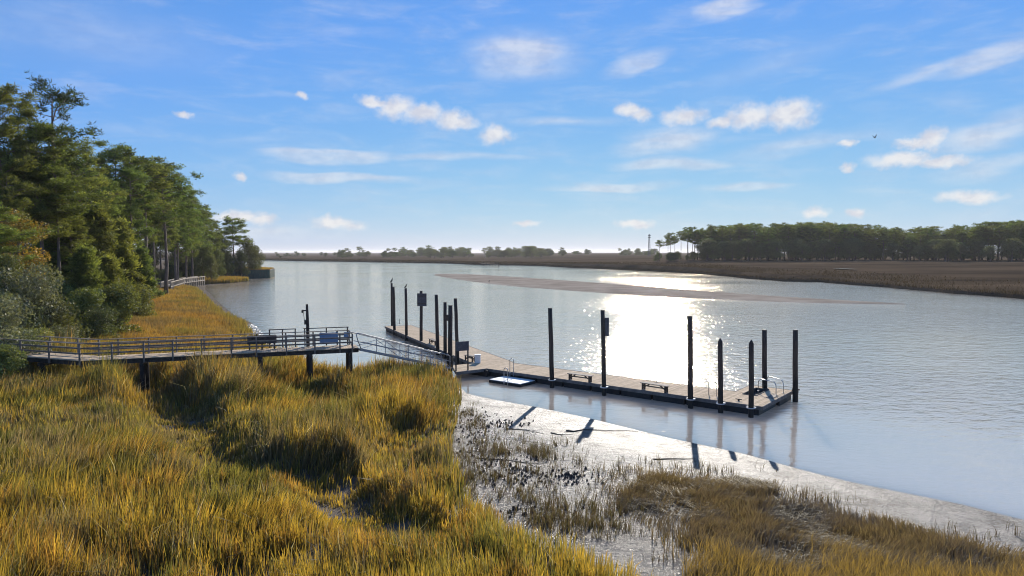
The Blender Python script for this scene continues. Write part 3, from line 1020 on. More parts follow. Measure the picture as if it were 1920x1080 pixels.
def broad_protos(seed, hgt, rad, col, nleaf, leaf=0.12, trunk_h=0.25, lobes=14, col2=None, squash=0.8):
    r = random.Random(seed)
    rr = np.random.default_rng(seed)
    mb = MB()
    cen = []
    for i in range(lobes):
        a = r.uniform(0, 6.28)
        q = math.sqrt(r.random()) * rad * 0.72
        u = r.random()
        zc = hgt * (trunk_h + (0.93 - trunk_h) * u)
        q *= math.sin(math.pi * (0.25 + 0.62 * u)) ** 0.7
        lr = rad * r.uniform(0.28, 0.5)
        cen.append((math.cos(a) * q, math.sin(a) * q, min(zc, hgt - lr * 0.4), lr))
    nst = 3 if trunk_h < 0.2 else 1
    for s in range(nst):
        ox, oy = (r.gauss(0, 0.2), r.gauss(0, 0.2)) if nst > 1 else (0, 0)
        r0 = 0.03 + 0.018 * hgt / (nst ** 0.5)
        mb.tube([(ox, oy, -0.2), (ox * 1.6, oy * 1.6, hgt * 0.3), (ox * 2.2 + r.gauss(0, .2), oy * 2.2 + r.gauss(0, .2), hgt * 0.75)], [r0, r0 * 0.75, r0 * 0.3], 6, False)
    for c in cen:
        mb.tube([(0, 0, c[2] * 0.45), (c[0] * 0.5, c[1] * 0.5, c[2] * 0.8), (c[0], c[1], c[2])], [0.05, 0.035, 0.012], 4, False)
    pts, tone = [], []
    tot = sum(c[3] ** 2 for c in cen)
    for c in cen:
        m = int(nleaf * c[3] ** 2 / tot)
        d_ = rr.normal(size=(m, 3))
        d_ /= np.linalg.norm(d_, axis=1, keepdims=True)
        d_ *= (0.35 + 0.75 * rr.random((m, 1)) ** 0.55) * c[3]
        d_[:, 2] *= squash
        pts.append(np.array(c[:3])[None] + d_)
        base = np.array(col) if col2 is None or r.random() < 0.6 else np.array(col2)
        tone.append(base[None] * (rr.uniform(0.6, 1.35, (m, 1)) * r.uniform(0.75, 1.2)))
    pts, tone = np.concatenate(pts), np.concatenate(tone)
    pts[:, 2] = np.maximum(pts[:, 2], 0.1)
    V, Q = quad_leaves(pts, leaf, seed)
    return mb.mesh('shrub_stems', M['bark'], True), fast_mesh('shrub_crown', V, np.zeros((0, 3), np.int32), M['leaf'], np.repeat(tone, 4, 0), Q)


PN = (0.135, 0.175, 0.042)
LOW = [pine_protos(47, 25, 0.26, 4.8, 50, PN, 0.9), pine_protos(48, 25, 0.34, 5.0, 46, PN, 0.9)]
PINES = [pine_protos(41, 25, 0.52, 4.6, 34, PN), pine_protos(42, 25, 0.60, 4.2, 30, PN), pine_protos(43, 25, 0.45, 5.2, 40, PN),
         pine_protos(44, 25, 0.66, 4.8, 26, PN), pine_protos(45, 25, 0.40, 4.4, 44, PN)]
SPARSE = pine_protos(46, 25, 0.50, 4.4, 26, (0.06, 0.085, 0.03), 0.75)
YOUNG = [pine_protos(51, 12, 0.06, 3.6, 60, (0.15, 0.19, 0.045), 1.5, young=True), pine_protos(52, 12, 0.10, 3.2, 54, (0.165, 0.195, 0.045), 1.5, young=True)]
SHRUBS = [broad_protos(61, 5, 2.6, (0.17, 0.195, 0.05), 8000, 0.11, 0.08, 16, (0.24, 0.24, 0.055)),
          broad_protos(62, 5, 2.8, (0.12, 0.145, 0.045), 8000, 0.11, 0.08, 18),
          broad_protos(63, 5, 2.5, (0.19, 0.20, 0.045), 7000, 0.11, 0.08, 14, (0.14, 0.165, 0.04)),
          broad_protos(64, 4, 2.4, (0.12, 0.12, 0.05), 5000, 0.12, 0.05, 14, (0.16, 0.13, 0.06))]
GLOSSY = broad_protos(66, 6, 3.2, (0.17, 0.19, 0.085), 13000, 0.10, 0.06, 22, (0.22, 0.225, 0.13))
YELLOW = broad_protos(65, 14, 3.4, (0.32, 0.23, 0.03), 9000, 0.13, 0.45, 20, (0.19, 0.19, 0.035))
OAK = broad_protos(67, 12, 4.2, (0.11, 0.13, 0.036), 11000, 0.15, 0.25, 24)


def tree(name, proto, loc, sc, rz, label, cat, group, pname=('trunk', 'crown')):
    o_ = thing(name, loc, label, cat, group, rz)
    o_.scale = sc
    for nm, me_ in zip(pname, proto):
        link(nm, me_, o_)
    return o_


def gz(x_, y_):
    return float(ground_h(np.array([x_]), np.array([y_]))[0])


def pine_at(px, top, dist, proto, label, wide=1.0, group=None, rz=None, lean=0):
    p = AT(px, top, dist)
    z0 = gz(p[0], p[1])
    hgt = p[2] - z0
    s_ = hgt / 25.0
    return tree('pine_tree', proto, (p[0], p[1], z0), (s_ * wide, s_ * wide, s_), rz if rz is not None else random.uniform(0, 6.28), label, 'tree', group)


pine_at(102, 168, 82, SPARSE, 'tallest pine at far left, thin crown rising above all others', 1.0, rz=0.4)
pine_at(-6, 172, 72, PINES[1], 'tall pine cut by the left edge of the picture', 0.9)
pine_at(70, 240, 78, PINES[3], 'pine with spreading flat crown just left of the tallest pine', 1.0)
pine_at(140, 272, 90, PINES[0], 'pine with rounded crown just right of the tallest pine', 0.9)
pine_at(218, 280, 122, PINES[3], 'high flat topped pine after the dip in the tree line', 1.15)
pine_at(268, 300, 130, PINES[1], 'flat topped pine second after the dip in the tree line', 1.2)
pine_at(305, 312, 142, PINES[0], 'broad dark pine third after the dip in the tree line', 1.1)
pine_at(437, 410, 258, PINES[0], 'lone round crowned pine standing on the green bulkhead point', 1.35)
ORD = 'first second third fourth fifth sixth seventh eighth ninth tenth eleventh twelfth thirteenth fourteenth fifteenth sixteenth'.split()
EPX = [40, 12, 170, 190, 240, 325, 345, 357, 372, 385, 398, 284, 255, 330, 306, 120]
EDGELAB = ['slender pine along the left wood edge, %s in that row from the left' % ORD[sorted(EPX).index(v_)] for v_ in EPX]
EDGEG = 'pines along the wood edge on the left shore'
for k, (px, top, dd, w) in enumerate([(40, 300, 76, .9), (12, 330, 70, .9), (170, 315, 97, .85), (190, 340, 104, .9), (240, 320, 118, 1), (325, 336, 182, 1.0), (345, 358, 196, 1.0), (357, 372, 206, 1.0), (372, 385, 218, 1.0),
                                      (385, 400, 230, 1.1), (398, 424, 242, 1.1), (284, 340, 150, .9), (255, 350, 140, .9), (330, 372, 186, 1), (306, 360, 165, .9), (120, 330, 92, .8)]):
    pine_at(px, top, dd, LOW[k % 2] if px > 320 else PINES[k % 5], EDGELAB[k], w, EDGEG)
for (px, top, dd, pr) in ((180, 395, 86, 0), (228, 425, 92, 1), (130, 420, 82, 1), (262, 470, 108, 0), (155, 470, 76, 0), (205, 490, 80, 1), (90, 440, 80, 0)):
    p = AT(px, top, dd)
    z0 = gz(p[0], p[1])
    s_ = (p[2] - z0) / 12
    tree('young_pine_tree', YOUNG[pr], (p[0], p[1], z0), (max(s_, .75), max(s_, .75), s_), random.uniform(0, 6.28), 'bright young pine branched to the ground at the wood edge, %s from the left' % ORD[sorted([180, 228, 130, 262, 155, 205, 90]).index(px)], 'tree', 'young pines at the wood edge')

# trees deeper in the wood, kept under the skyline
sky_x = [-400, 0, 60, 180, 215, 300, 340, 385, 420, 450, 490]
sky_y = [170, 190, 240, 300, 292, 318, 352, 400, 455, 455, 470]
cnt = 0
for k in range(400):
    yy = random.uniform(48, 300)
    edge_x = np.interp(yy, [p[1] for p in forest_edge], [p[0] for p in forest_edge])
    xx = edge_x - random.uniform(5, 60)
    px = 960 + 1280 * xx / yy
    if px < -260 or px > 430:
        continue
    zt = 10 + (473 - np.interp(px, sky_x, sky_y)) / 1280 * yy
    z0 = gz(xx, yy)
    hgt = min(zt - z0 - random.uniform(2, 9), random.uniform(20, 27))
    if hgt < 9:
        continue
    s_ = hgt / 25
    w = s_ * random.uniform(1.0, 1.3)
    tree('pine_tree', PINES[random.randrange(5)], (xx, yy, z0), (w, w, s_), random.uniform(0, 6.28), 'pine deep in the dense wood on the left shore', 'tree', 'pines deep in the left wood')
    cnt += 1
    if cnt >= 46:
        break


def shrub_at(px, top, dist, proto, ph, label, group=None, wide=1.0, name='shrub', base=None):
    p = AT(px, top, dist)
    z0 = gz(p[0], p[1]) if base is None else base
    s_ = max((p[2] - z0) / ph, 0.25)
    return tree(name, proto, (p[0], p[1], z0), (s_ * wide, s_ * wide, s_), random.uniform(0, 6.28), label, 'shrub', group, ('stems', 'crown'))


shrub_at(28, 395, 66, YELLOW, 14, 'tree with yellow and orange autumn leaves at far left', None, 1.1, 'autumn_tree')['category'] = 'tree'
shrub_at(8, 480, 56, OAK, 12, 'leafy dark green oak at the left edge above the boardwalk', None, 0.7, 'oak_tree')['category'] = 'tree'
shrub_at(35, 508, 55, GLOSSY, 6, 'large shrub with glossy silvery leaves behind the left end of the boardwalk', None, 0.95)
shrub_at(-5, 560, 46, GLOSSY, 6, 'glossy leaved shrub at the left picture edge behind the boardwalk', None, 1.0)
shrub_at(100, 560, 58, SHRUBS[1], 5, 'dark green shrub leaning over the bend of the boardwalk', None, 1.1)
shrub_at(150, 548, 66, SHRUBS[2], 5, 'yellow green shrub behind the bend of the boardwalk', None, 1.1)
shrub_at(205, 570, 70, SHRUBS[0], 5, 'olive shrub at the corner where woods meet the amber marsh', None, 1.2)
shrub_at(75, 610, 52, SHRUBS[0], 5, 'low shrub pressed against the far rail of the boardwalk', None, 1.3)
shrub_at(-2, 655, 41.5, SHRUBS[2], 5, 'yellow green shrub in front of the boardwalk at the left picture edge', None, 1.3)
shrub_at(120, 615, 56, GLOSSY, 6, 'small glossy shrub by the boardwalk bend', None, 1.5)
for k in range(70):
    yy = random.uniform(58, 262)
    edge_x = np.interp(yy, [p[1] for p in forest_edge], [p[0] for p in forest_edge])
    xx = edge_x - (random.uniform(4, 12) if 140 < yy < 210 else random.uniform(-0.5, 9))
    pr = SHRUBS[random.randrange(4)]
    s_ = random.uniform(0.55, 1.1)
    tree('shrub', pr, (xx, yy, gz(xx, yy)), (s_ * 1.2, s_ * 1.2, s_), random.uniform(0, 6.28), 'green understory shrub at the foot of the left wood', 'shrub', 'understory shrubs of the left wood', ('stems', 'crown'))
for k in range(34):
    yy = random.uniform(90, 290)
    edge_x = np.interp(yy, [p[1] for p in forest_edge], [p[0] for p in forest_edge])
    xx = edge_x - random.uniform(6, 34)
    s_ = random.uniform(0.55, 0.95)
    tree('oak_tree', OAK, (xx, yy, gz(xx, yy)), (s_ * 1.3, s_ * 1.3, s_), random.uniform(0, 6.28), 'shaded oak under the pines of the left wood', 'tree', 'oaks under the pines of the left wood')
for (px, top, dd) in ((466, 448, 262), (452, 470, 256), (425, 472, 250), (405, 462, 236), (388, 470, 222), (478, 462, 268), (415, 440, 250), (380, 450, 215), (395, 480, 215)):
    shrub_at(px, top, dd, OAK, 12, 'rounded dark oak behind the green bulkhead', 'oaks behind the bulkhead', 0.85, 'oak_tree')['category'] = 'tree'

# wooded hammock across the river
sx_ = [1236, 1260, 1300, 1345, 1400, 1450, 1500, 1560, 1620, 1680, 1700, 1715, 1760, 1800, 1860, 1920, 2200]
sy_ = [448, 436, 427, 425, 422, 421, 419, 421, 423, 429, 434, 432, 425, 427, 421, 417, 414]
cnt = 0
px = 1240.0
while px < 2060:
    rows = 1 if px < 1285 else (2 if px < 1345 else 3)
    for rw in range(rows):
        qx = px + random.uniform(-6, 6)
        dd = 440 + rw * 16 + random.uniform(-6, 6) - max(0, qx - 1500) * 0.09
        top = np.interp(qx, sx_, sy_) + random.choice((-3, -1, 0, 2, 4, 7, 10)) * random.uniform(0.5, 1.1) - (0 if rw else -6 * random.random())
        p = AT(qx, top, dd)
        z0 = far_z((p[0], p[1]))
        s_ = (p[2] - z0) / 25
        pr = PINES[(3, 1, 0)[random.randrange(3)]] if qx < 1330 else (LOW + PINES[2:3] + PINES[4:5])[random.randrange(4)]
        w = s_ * (random.uniform(0.9, 1.2) if qx < 1350 else random.uniform(1.3, 1.7))
        lab = ('slender pine at the thin open left end of the wood across the river', 'pines at the open end of the far wood') if qx < 1330 else ('pine in the dense wood across the river', 'pines in the wood across the river')
        tree('pine_tree', pr, (p[0], p[1], z0), (w, w, s_), random.uniform(0, 6.28), lab[0], 'tree', lab[1])
        cnt += 1
    px += 10 if px < 1345 else 17
print('hammock trees', cnt)
for k in range(150):
    qx = random.uniform(1228, 2060)
    dd = random.uniform(415, 470) - max(0, qx - 1500) * 0.09
    p = AT(qx, random.uniform(446, 470) if qx > 1320 else random.uniform(470, 478), dd)
    z0 = far_z((p[0], p[1]))
    s_ = max((p[2] - z0) / 12, 0.2)
    tree('oak_tree', OAK, (p[0], p[1], z0 - 0.3), (s_ * 1.6, s_ * 1.6, s_), random.uniform(0, 6.28), 'low dark oak at the foot of the wood across the river', 'tree', 'understory of the wood across the river', ('trunk', 'crown'))
# scattered trees on the horizon
hz_x = [490, 560, 640, 662, 700, 740, 790, 830, 880, 940, 1000, 1060, 1120, 1180, 1240]
hz_t = [474, 473, 468, 463, 468, 467, 461, 465, 465, 464, 463, 466, 467, 467, 466]
for k in range(420):
    qx = random.uniform(505, 1236)
    if vnoise([qx], [5.0], 28, 77, 2)[0] < random.uniform(0.26, 0.55) or (qx < 620 and random.random() < 0.5):
        continue
    dd = random.uniform(950, 1500)
    top = np.interp(qx, hz_x, hz_t) + random.choice((-2, 0, 1, 3, 4, 5, 6)) + random.random()
    p = AT(qx, top, dd)
    z0 = far_z((p[0], p[1]))
    hgt = max(p[2] - z0, 5)
    if random.random() < 0.74:
        s_ = hgt / 12
        tree('oak_tree', OAK, (p[0], p[1], z0), (s_ * random.uniform(1.0, 2.2), s_ * 1.4, s_ * random.uniform(0.45, 1.0)), random.uniform(-.3, .3), 'small dark tree on the horizon beyond the far marsh', 'tree', 'trees on the horizon')
    else:
        s_ = hgt / 25
        tree('pine_tree', PINES[k % 5], (p[0], p[1], z0), (s_ * 1.9, s_ * 1.9, s_), random.uniform(0, 6.28), 'small dark tree on the horizon beyond the far marsh', 'tree', 'trees on the horizon')

# ------------------------------------------------------------------ floating dock
DZ = 0.60                                   # deck level above the water
A = Vector(G(913, 691, DZ))
D1 = (Vector(G(1429, 762.5, DZ)) - A).normalized()
N1 = Vector((-D1.y, D1.x))                  # towards the river
LEN, WID = (Vector(G(1429, 762.5, DZ)) - A).length, 3.5
ARM0, ARM1 = Vector(G(722, 612, DZ)), Vector(G(886, 681, DZ))
D2 = (ARM1 - ARM0).normalized()
N2 = Vector((-D2.y, D2.x))
AW = 3.4


def pt(s_, n_):
    return A + D1 * s_ + N1 * n_


def clip(poly, nrm, c):
    """keep the side nrm.p >= c"""
    out = []
    for i in range(len(poly)):
        p, q = poly[i], poly[(i + 1) % len(poly)]
        dp, dq = nrm.dot(p) - c, nrm.dot(q) - c
        if dp >= 0:
            out.append(p)
        if (dp >= 0) != (dq >= 0):
            out.append(p + (q - p) * (dp / (dp - dq)))
    return out


def boards(mb, poly, direc, z, w=0.14, gap=0.012, th=0.04):
    vals = [direc.dot(p) for p in poly]
    s_ = min(vals)
    while s_ < max(vals):
        q = clip(clip(poly, direc, s_), -direc, -(min(s_ + w, max(vals))))
        if len(q) > 2:
            dz = random.uniform(-0.003, 0.003)
            mb.prism([(p.x, p.y) for p in q], z - th + dz, z + dz)
        s_ += w + gap


dock = thing('floating_dock', (A.x, A.y, 0), 'long bent floating dock of tan boards on black floats', 'dock')
DO = (A.x, A.y, 0)
j_a, j_b, j_c = Vector(G(856, 697.5, DZ)), A.copy(), pt(0, WID)
j_e, j_f = ARM1, ARM1 + N2 * AW
j_g = Vector(G(848, 685, DZ))
EXT0, EXT1, EXTN = LEN - 2.9, LEN, 6.3
HO0, HO1, HN0, HN1 = LEN - 2.25, LEN - 1.35, 2.9, 5.5
sections = [([pt(0, 0), pt(HO0, 0), pt(HO0, WID), pt(0, WID)], D1), ([pt(HO0, 0), pt(HO1, 0), pt(HO1, HN0), pt(HO0, HN0)], D1),
            ([pt(HO1, 0), pt(LEN, 0), pt(LEN, EXTN), pt(HO1, EXTN)], D1), ([pt(EXT0, WID), pt(HO0, WID), pt(HO0, EXTN), pt(EXT0, EXTN)], D1),
            ([pt(HO0, HN1), pt(HO1, HN1), pt(HO1, EXTN), pt(HO0, EXTN)], D1),
            ([ARM0, ARM1, ARM1 + N2 * AW, ARM0 + N2 * AW], D2), ([j_a, j_b, j_c, j_f, j_e, j_g], D1)]
for poly, dr in sections:
    mb = MB()
    boards(mb, poly, dr, DZ)
    o = mb.build('deck_boards', M['deck'], dock, off=DO)
    o['kind'] = 'stuff'


def fascia(pts, z0=0.38, z1=DZ + 0.015, th=0.05):
    for p, q in zip(pts[:-1], pts[1:]):
        mb = MB()
        d_ = (q - p).normalized()
        out = Vector((d_.y, -d_.x)) * 0.03
        mb.beam((p.x + out.x, p.y + out.y, (z0 + z1) / 2), (q.x + out.x, q.y + out.y, (z0 + z1) / 2), th, z1 - z0)
        mb.build('fascia_board', M['fascia'], dock, off=DO)


fascia([ARM0 + N2 * AW, ARM0, ARM1])
fascia([j_g, j_a, j_b, pt(LEN, 0), pt(LEN, EXTN), pt(EXT0, EXTN), pt(EXT0, WID), j_c, j_f, ARM0 + N2 * AW])


def float_tub(c, d_, l, w):
    mb = MB()
    mb.box((0, 0, 0), (l, w, 0.86))
    o_ = mb.build('float_drum', M['float'], dock)
    o_.location = (c.x - A.x, c.y - A.y, 0.10)
    o_.rotation_euler = (0, 0, math.atan2(d_.y, d_.x))
    bv = o_.modifiers.new('b', 'BEVEL')
    bv.width, bv.segments = 0.06, 2


s_ = 1.3
while s_ < LEN - 0.5:
    float_tub(pt(s_, WID / 2), D1, 2.3, WID - 0.12)
    s_ += 2.42
float_tub(pt(LEN - 0.68, 4.9), N1, 2.6, 1.25)
float_tub(pt(LEN - 2.56, 4.9), N1, 2.6, 0.55)
AL = (ARM1 - ARM0).length
s_ = 1.4
while s_ < AL:
    float_tub(ARM0 + D2 * s_ + N2 * AW / 2, D2, 2.5, AW - 0.12)
    s_ += 2.62
cj = (j_a + j_b + j_c + j_f + j_e + j_g) / 6
float_tub(cj, D1, 3.2, 2.6)
# lining boards of the boat slot, plus a dark slab imitating shaded water
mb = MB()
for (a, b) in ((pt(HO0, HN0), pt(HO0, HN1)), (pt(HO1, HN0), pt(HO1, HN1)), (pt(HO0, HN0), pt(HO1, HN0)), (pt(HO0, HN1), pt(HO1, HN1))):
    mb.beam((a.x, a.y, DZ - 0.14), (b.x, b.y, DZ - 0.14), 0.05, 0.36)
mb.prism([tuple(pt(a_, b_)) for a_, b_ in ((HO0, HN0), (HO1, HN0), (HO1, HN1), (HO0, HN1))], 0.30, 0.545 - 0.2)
mb.build('slot_lining_and_shade', M['tread'], dock, off=DO)


# pile guides (white collars on the near edge)
def guide(p, d_):
    mb = MB()
    ang = math.atan2(d_.y, d_.x)
    ring = []
    for k in range(13):
        a = math.pi * k / 12 + math.pi + ang
        ring.append((p.x + math.cos(a) * 0.24, p.y + math.sin(a) * 0.24, DZ - 0.02))
    mb.tube(ring, 0.035, 6)
    mb.box((p.x - d_.y * 0.06, p.y + d_.x * 0.06, DZ + 0.02), (0.56, 0.16, 0.05), ang)
    mb.build('pile_guide', M['guide'], dock, off=DO, smooth_=False)


# ------------------------------------------------------------------ pilings
def piling(px_b, py_b, px_t, py_t, label, r0=0.17, zb=DZ, point=False, name='piling', d_=None, base=None, collar=None):
    b = Vector(G(px_b, py_b, zb)) if base is None else Vector(base)
    tp = Vector(AT(px_t, py_t, b.y))
    hgt = tp.z
    lean = ((tp.x - b.x), 0.0)
    o_ = thing(name, (b.x, b.y, 0), label, 'piling')
    mb = MB()
    n_ = 7
    pts, rad = [], []
    for k in range(n_):
        t = k / (n_ - 1)
        zz = -2.0 + (hgt + 2.0) * t
        f_ = (zz - zb) / max(hgt - zb, 0.1)
        pts.append((lean[0] * f_ + random.gauss(0, .008), random.gauss(0, .008), zz))
        rad.append(r0 * (1.06 - 0.14 * t))
    if point:
        pts.append((lean[0], 0, hgt + 0.22))
        rad.append(0.03)
    mb.tube(pts, rad, 12)
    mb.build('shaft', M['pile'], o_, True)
    if not point:
        c = MB().tube([(lean[0], 0, hgt - 0.02), (lean[0], 0, hgt + 0.03)], [r0 * 0.95, r0 * 0.9], 12)
        c.build('cap', M['dark_wood'], o_)
    if collar is not None:
        guide(b, collar)
    return o_, b, hgt, lean[0]


pA = piling(735, 607.5, 734.4, 531, 'farthest piling at the end of the left dock arm, bird perched on it', 0.15)
pB = piling(739.6, 619, 737.6, 538, 'piling just in front of the farthest one, without a bird')
pC = piling(762, 629, 761, 541, 'slim piling with a small bird on top, second from the dock end', 0.16)
pD = piling(789.8, 639, 789.6, 546, 'piling carrying a dark square board on the left dock arm')
pE = piling(820.6, 654.5, 818, 553, 'bare leaning piling between the square board and the gangway', 0.18)
pF = piling(834.5, 660.5, 834.5, 567, 'piling with a short side bracket left of the gangway foot')
pG = piling(843.7, 691, 844.6, 573, 'thick piling at the foot of the gangway', 0.19)
pH = piling(857.6, 674, 854, 560, 'tall leaning piling just behind the low notice board', 0.16)
pJ = piling(1035, 712, 1031.4, 578, 'tall piling alone right of the kayak float', 0.17, collar=D1)
pK = piling(1132.7, 725.5, 1130, 582, 'tall piling with a narrow sign, standing in the sun glare', 0.155, collar=D1)
pL = piling(1294.8, 748, 1293, 593, 'tall flat topped piling at the right edge of the sun glare', 0.175, collar=D1)
pM_ = piling(1351, 756, 1350.5, 641, 'shorter pointed piling, the left one of two', 0.16, point=True, collar=D1)
pN = piling(1408, 764, 1408.9, 644, 'shorter pointed piling at the near right corner of the dock', 0.16, point=True, collar=D1)
pO = piling(1434, 728, 1433, 619, 'tall piling on the river side of the dock end behind the handrails', 0.17)
pP = piling(1491, 736.5, 1491.4, 619, 'rightmost tall piling at the outer corner of the dock', 0.175)
for p_, w, h_, side in ((pD, 1.0, 1.35, 0.0), (pK, 0.40, 1.3, 0.24)):
    o_, b, hgt, ln = p_
    z_ = hgt - 0.22 - h_ / 2 if side == 0 else hgt - 0.5 - h_ / 2
    mb = MB()
    mb.box((ln + side + (0 if side else 0.1), -0.2 if side == 0 else 0.0, z_), (w, 0.05, h_))
    s2 = mb.build('sign_board', M['sign_back'], o_)
    if side == 0:
        for dz_ in (-0.4, 0.4):
            MB().box((ln + 0.1, -0.245, z_ + dz_), (w * 0.94, 0.04, 0.09)).build('batten', M['dark_wood'], s2)
    s2['label'] = 'dark sign board fixed to the piling'
MB().box((0.30, 0, pF[2] - 1.45), (0.36, 0.12, 0.55)).build('bracket', M['pile'], pF[0])
MB().box((0, -0.02, DZ + 0.62), (0.50, 0.42, 0.95)).build('bumper_sleeve', M['float'], pG[0])


def bird(p_, label, facing, s_=1.0):
    o_, b, hgt, ln = p_
    t = thing('bird', (b.x + ln, b.y, hgt + 0.03), label, 'bird', None, facing)
    pts = [(-0.30, 0, 0.02), (-0.20, 0, 0.10), (-0.08, 0, 0.20), (0.03, 0, 0.33), (0.08, 0, 0.46), (0.07, 0, 0.56), (0.09, 0, 0.63), (0.15, 0, 0.655), (0.25, 0, 0.655)]
    rad = [0.015, 0.045, 0.11, 0.12, 0.075, 0.042, 0.045, 0.035, 0.006]
    mb = MB().tube([(a * s_, b_ * s_, c * s_) for a, b_, c in pts], [r_ * s_ for r_ in rad], 10)
    bo = mb.build('body', M['bird'], t, True)
    mm = bo.modifiers.new('s', 'SUBSURF')
    mm.levels = mm.render_levels = 1
    for sg in (-1, 1):
        MB().tube([(-0.02 * s_, sg * 0.05 * s_, 0.16 * s_), (0.0, sg * 0.05 * s_, 0.0), (0.08 * s_, sg * 0.06 * s_, 0.005)], 0.013 * s_, 5).build('leg', M['bird'], t)


bird(pA, 'dark seabird perched on the farthest piling', 0.6, 1.0)
bird(pC, 'small dark seabird perched on the slim second piling', 0.3, 0.75)


# ------------------------------------------------------------------ things on the dock
def bench(px0, py0, px1, py1, label, ht=0.46):
    a, b = Vector(G(px0, py0, DZ)), Vector(G(px1, py1, DZ))
    d_ = (b - a).normalized()
    L = (b - a).length
    t = thing('dock_bench', (*((a + b) / 2), DZ), label, 'bench', 'benches on the dock', math.atan2(d_.y, d_.x))
    for k in range(3):
        MB().box((0, -0.14 + 0.14 * k, ht), (L, 0.13, 0.045)).build('seat_slat', M['grey_wood'], t)
    for sg in (-1, 1):
        mb = MB()
        for q in (-0.13, 0.13):
            mb.box((sg * (L / 2 - 0.16), q, ht / 2 - 0.012), (0.10, 0.09, ht - 0.025))
        mb.box((sg * (L / 2 - 0.16), 0, 0.14), (0.08, 0.17, 0.08))
        mb.build('leg', M['dark_wood'], t)
        MB().beam((sg * (L / 2 - 0.2), 0, 0.16), (sg * (L / 2 - 0.65), 0, ht - 0.04), 0.07, 0.07).build('brace', M['dark_wood'], t)
    MB().box((0, 0, 0.27), (L - 0.3, 0.05, 0.09)).build('stretcher', M['dark_wood'], t)
    return t


bench(1066, 711, 1110, 717, 'wooden bench on the dock between the kayak float and the signed piling')
bench(1203, 729, 1253, 737, 'wooden bench on the dock right of the sun glare')
bench(807, 643, 819, 648, 'small dark bench on the left dock arm beside the leaning piling')
bench(873, 675, 890, 678.5, 'small bench with a white bin beside it, behind the notice board')
c = Vector(G(889, 680.5, DZ))
t = thing('waste_bin', (c.x + 0.3, c.y + 0.1, DZ), 'white square bin at the end of the bench behind the notice board', 'bin')
o = MB().box((0, 0, 0.33), (0.5, 0.46, 0.66)).build('body', M['white'], t)
o.modifiers.new('b', 'BEVEL').width = 0.03
MB().box((0, 0, 0.685), (0.54, 0.5, 0.05)).build('lid', M['white'], t)

# notice board at the gangway landing
pa, pb = Vector(G(855, 696, DZ)), Vector(G(877.4, 694, DZ))
d_ = (pb - pa).normalized()
L = (pb - pa).length
t = thing('notice_board', (*((pa + pb) / 2), DZ), 'dark notice board on two posts at the gangway landing', 'sign', None, math.atan2(d_.y, d_.x))
for sg in (-1, 1):
    MB().box((sg * L / 2, 0, 1.16), (0.09, 0.09, 2.32)).build('post', M['dark_wood'], t)
MB().box((0, -0.07, 1.97), (L + 0.1, 0.04, 0.75)).build('board', M['sign_back'], t)

# kayak float
kf = [Vector(G(*p, 0.24)) for p in ((921, 715), (960, 708), (1000, 717), (962, 727))]
kc = sum(kf, Vector((0, 0))) / 4
t = thing('kayak_float', (kc.x, kc.y, 0), 'small pale float moored against the near side of the dock', 'float')
mb = MB()
ks0, ks1 = 1.9, 5.0
kp = [pt(ks0, -2.05), pt(ks1, -2.05), pt(ks1, -0.12), pt(ks0, -0.12)]
mb.prism([(p.x - kc.x, p.y - kc.y) for p in kp], -0.15, 0.20)
o = mb.build('hull', M['float'], t)
o.modifiers.new('b', 'BEVEL').width = 0.05
mb = MB()
ki = [pt(ks0 + .06, -1.99), pt(ks1 - .06, -1.99), pt(ks1 - .06, -0.18), pt(ks0 + .06, -0.18)]
mb.prism([(p.x - kc.x, p.y - kc.y) for p in ki], 0.204, 0.25)
mb.build('top_panel', M['white'], t)


def arch_rail(p, q, ht, label, name='ladder_rail', zb=DZ, rad_=0.028, cat='handrail', group=None, corner=0.16):
    """inverted U of tube from p to q"""
    t_ = thing(name, (p.x, p.y, zb), label, cat, group)
    v_ = Vector((q.x - p.x, q.y - p.y, 0))
    L_ = v_.length
    u_ = v_ / L_
    path = [Vector((0, 0, -0.25)), Vector((0, 0, ht - corner))]
    for k in range(1, 6):
        a = math.pi / 2 * k / 5
        path.append(u_ * (corner * (1 - math.cos(a))) + Vector((0, 0, ht - corner + corner * math.sin(a))))
    for k in range(6):
        a = math.pi / 2 * k / 5
        path.append(u_ * (L_ - corner + corner * math.sin(a)) + Vector((0, 0, ht - corner + corner * math.cos(a))))
    path.append(u_ * L_ + Vector((0, 0, -0.25)))
    MB().tube(path, rad_, 6).build('rail', M['steel'], t_, True)
    for e_ in (Vector((0, 0, 0)), u_ * L_):
        MB().tube([(e_.x, e_.y, 0.005), (e_.x, e_.y, 0.03)], 0.06, 8).build('foot', M['steel'], t_)
    return t_


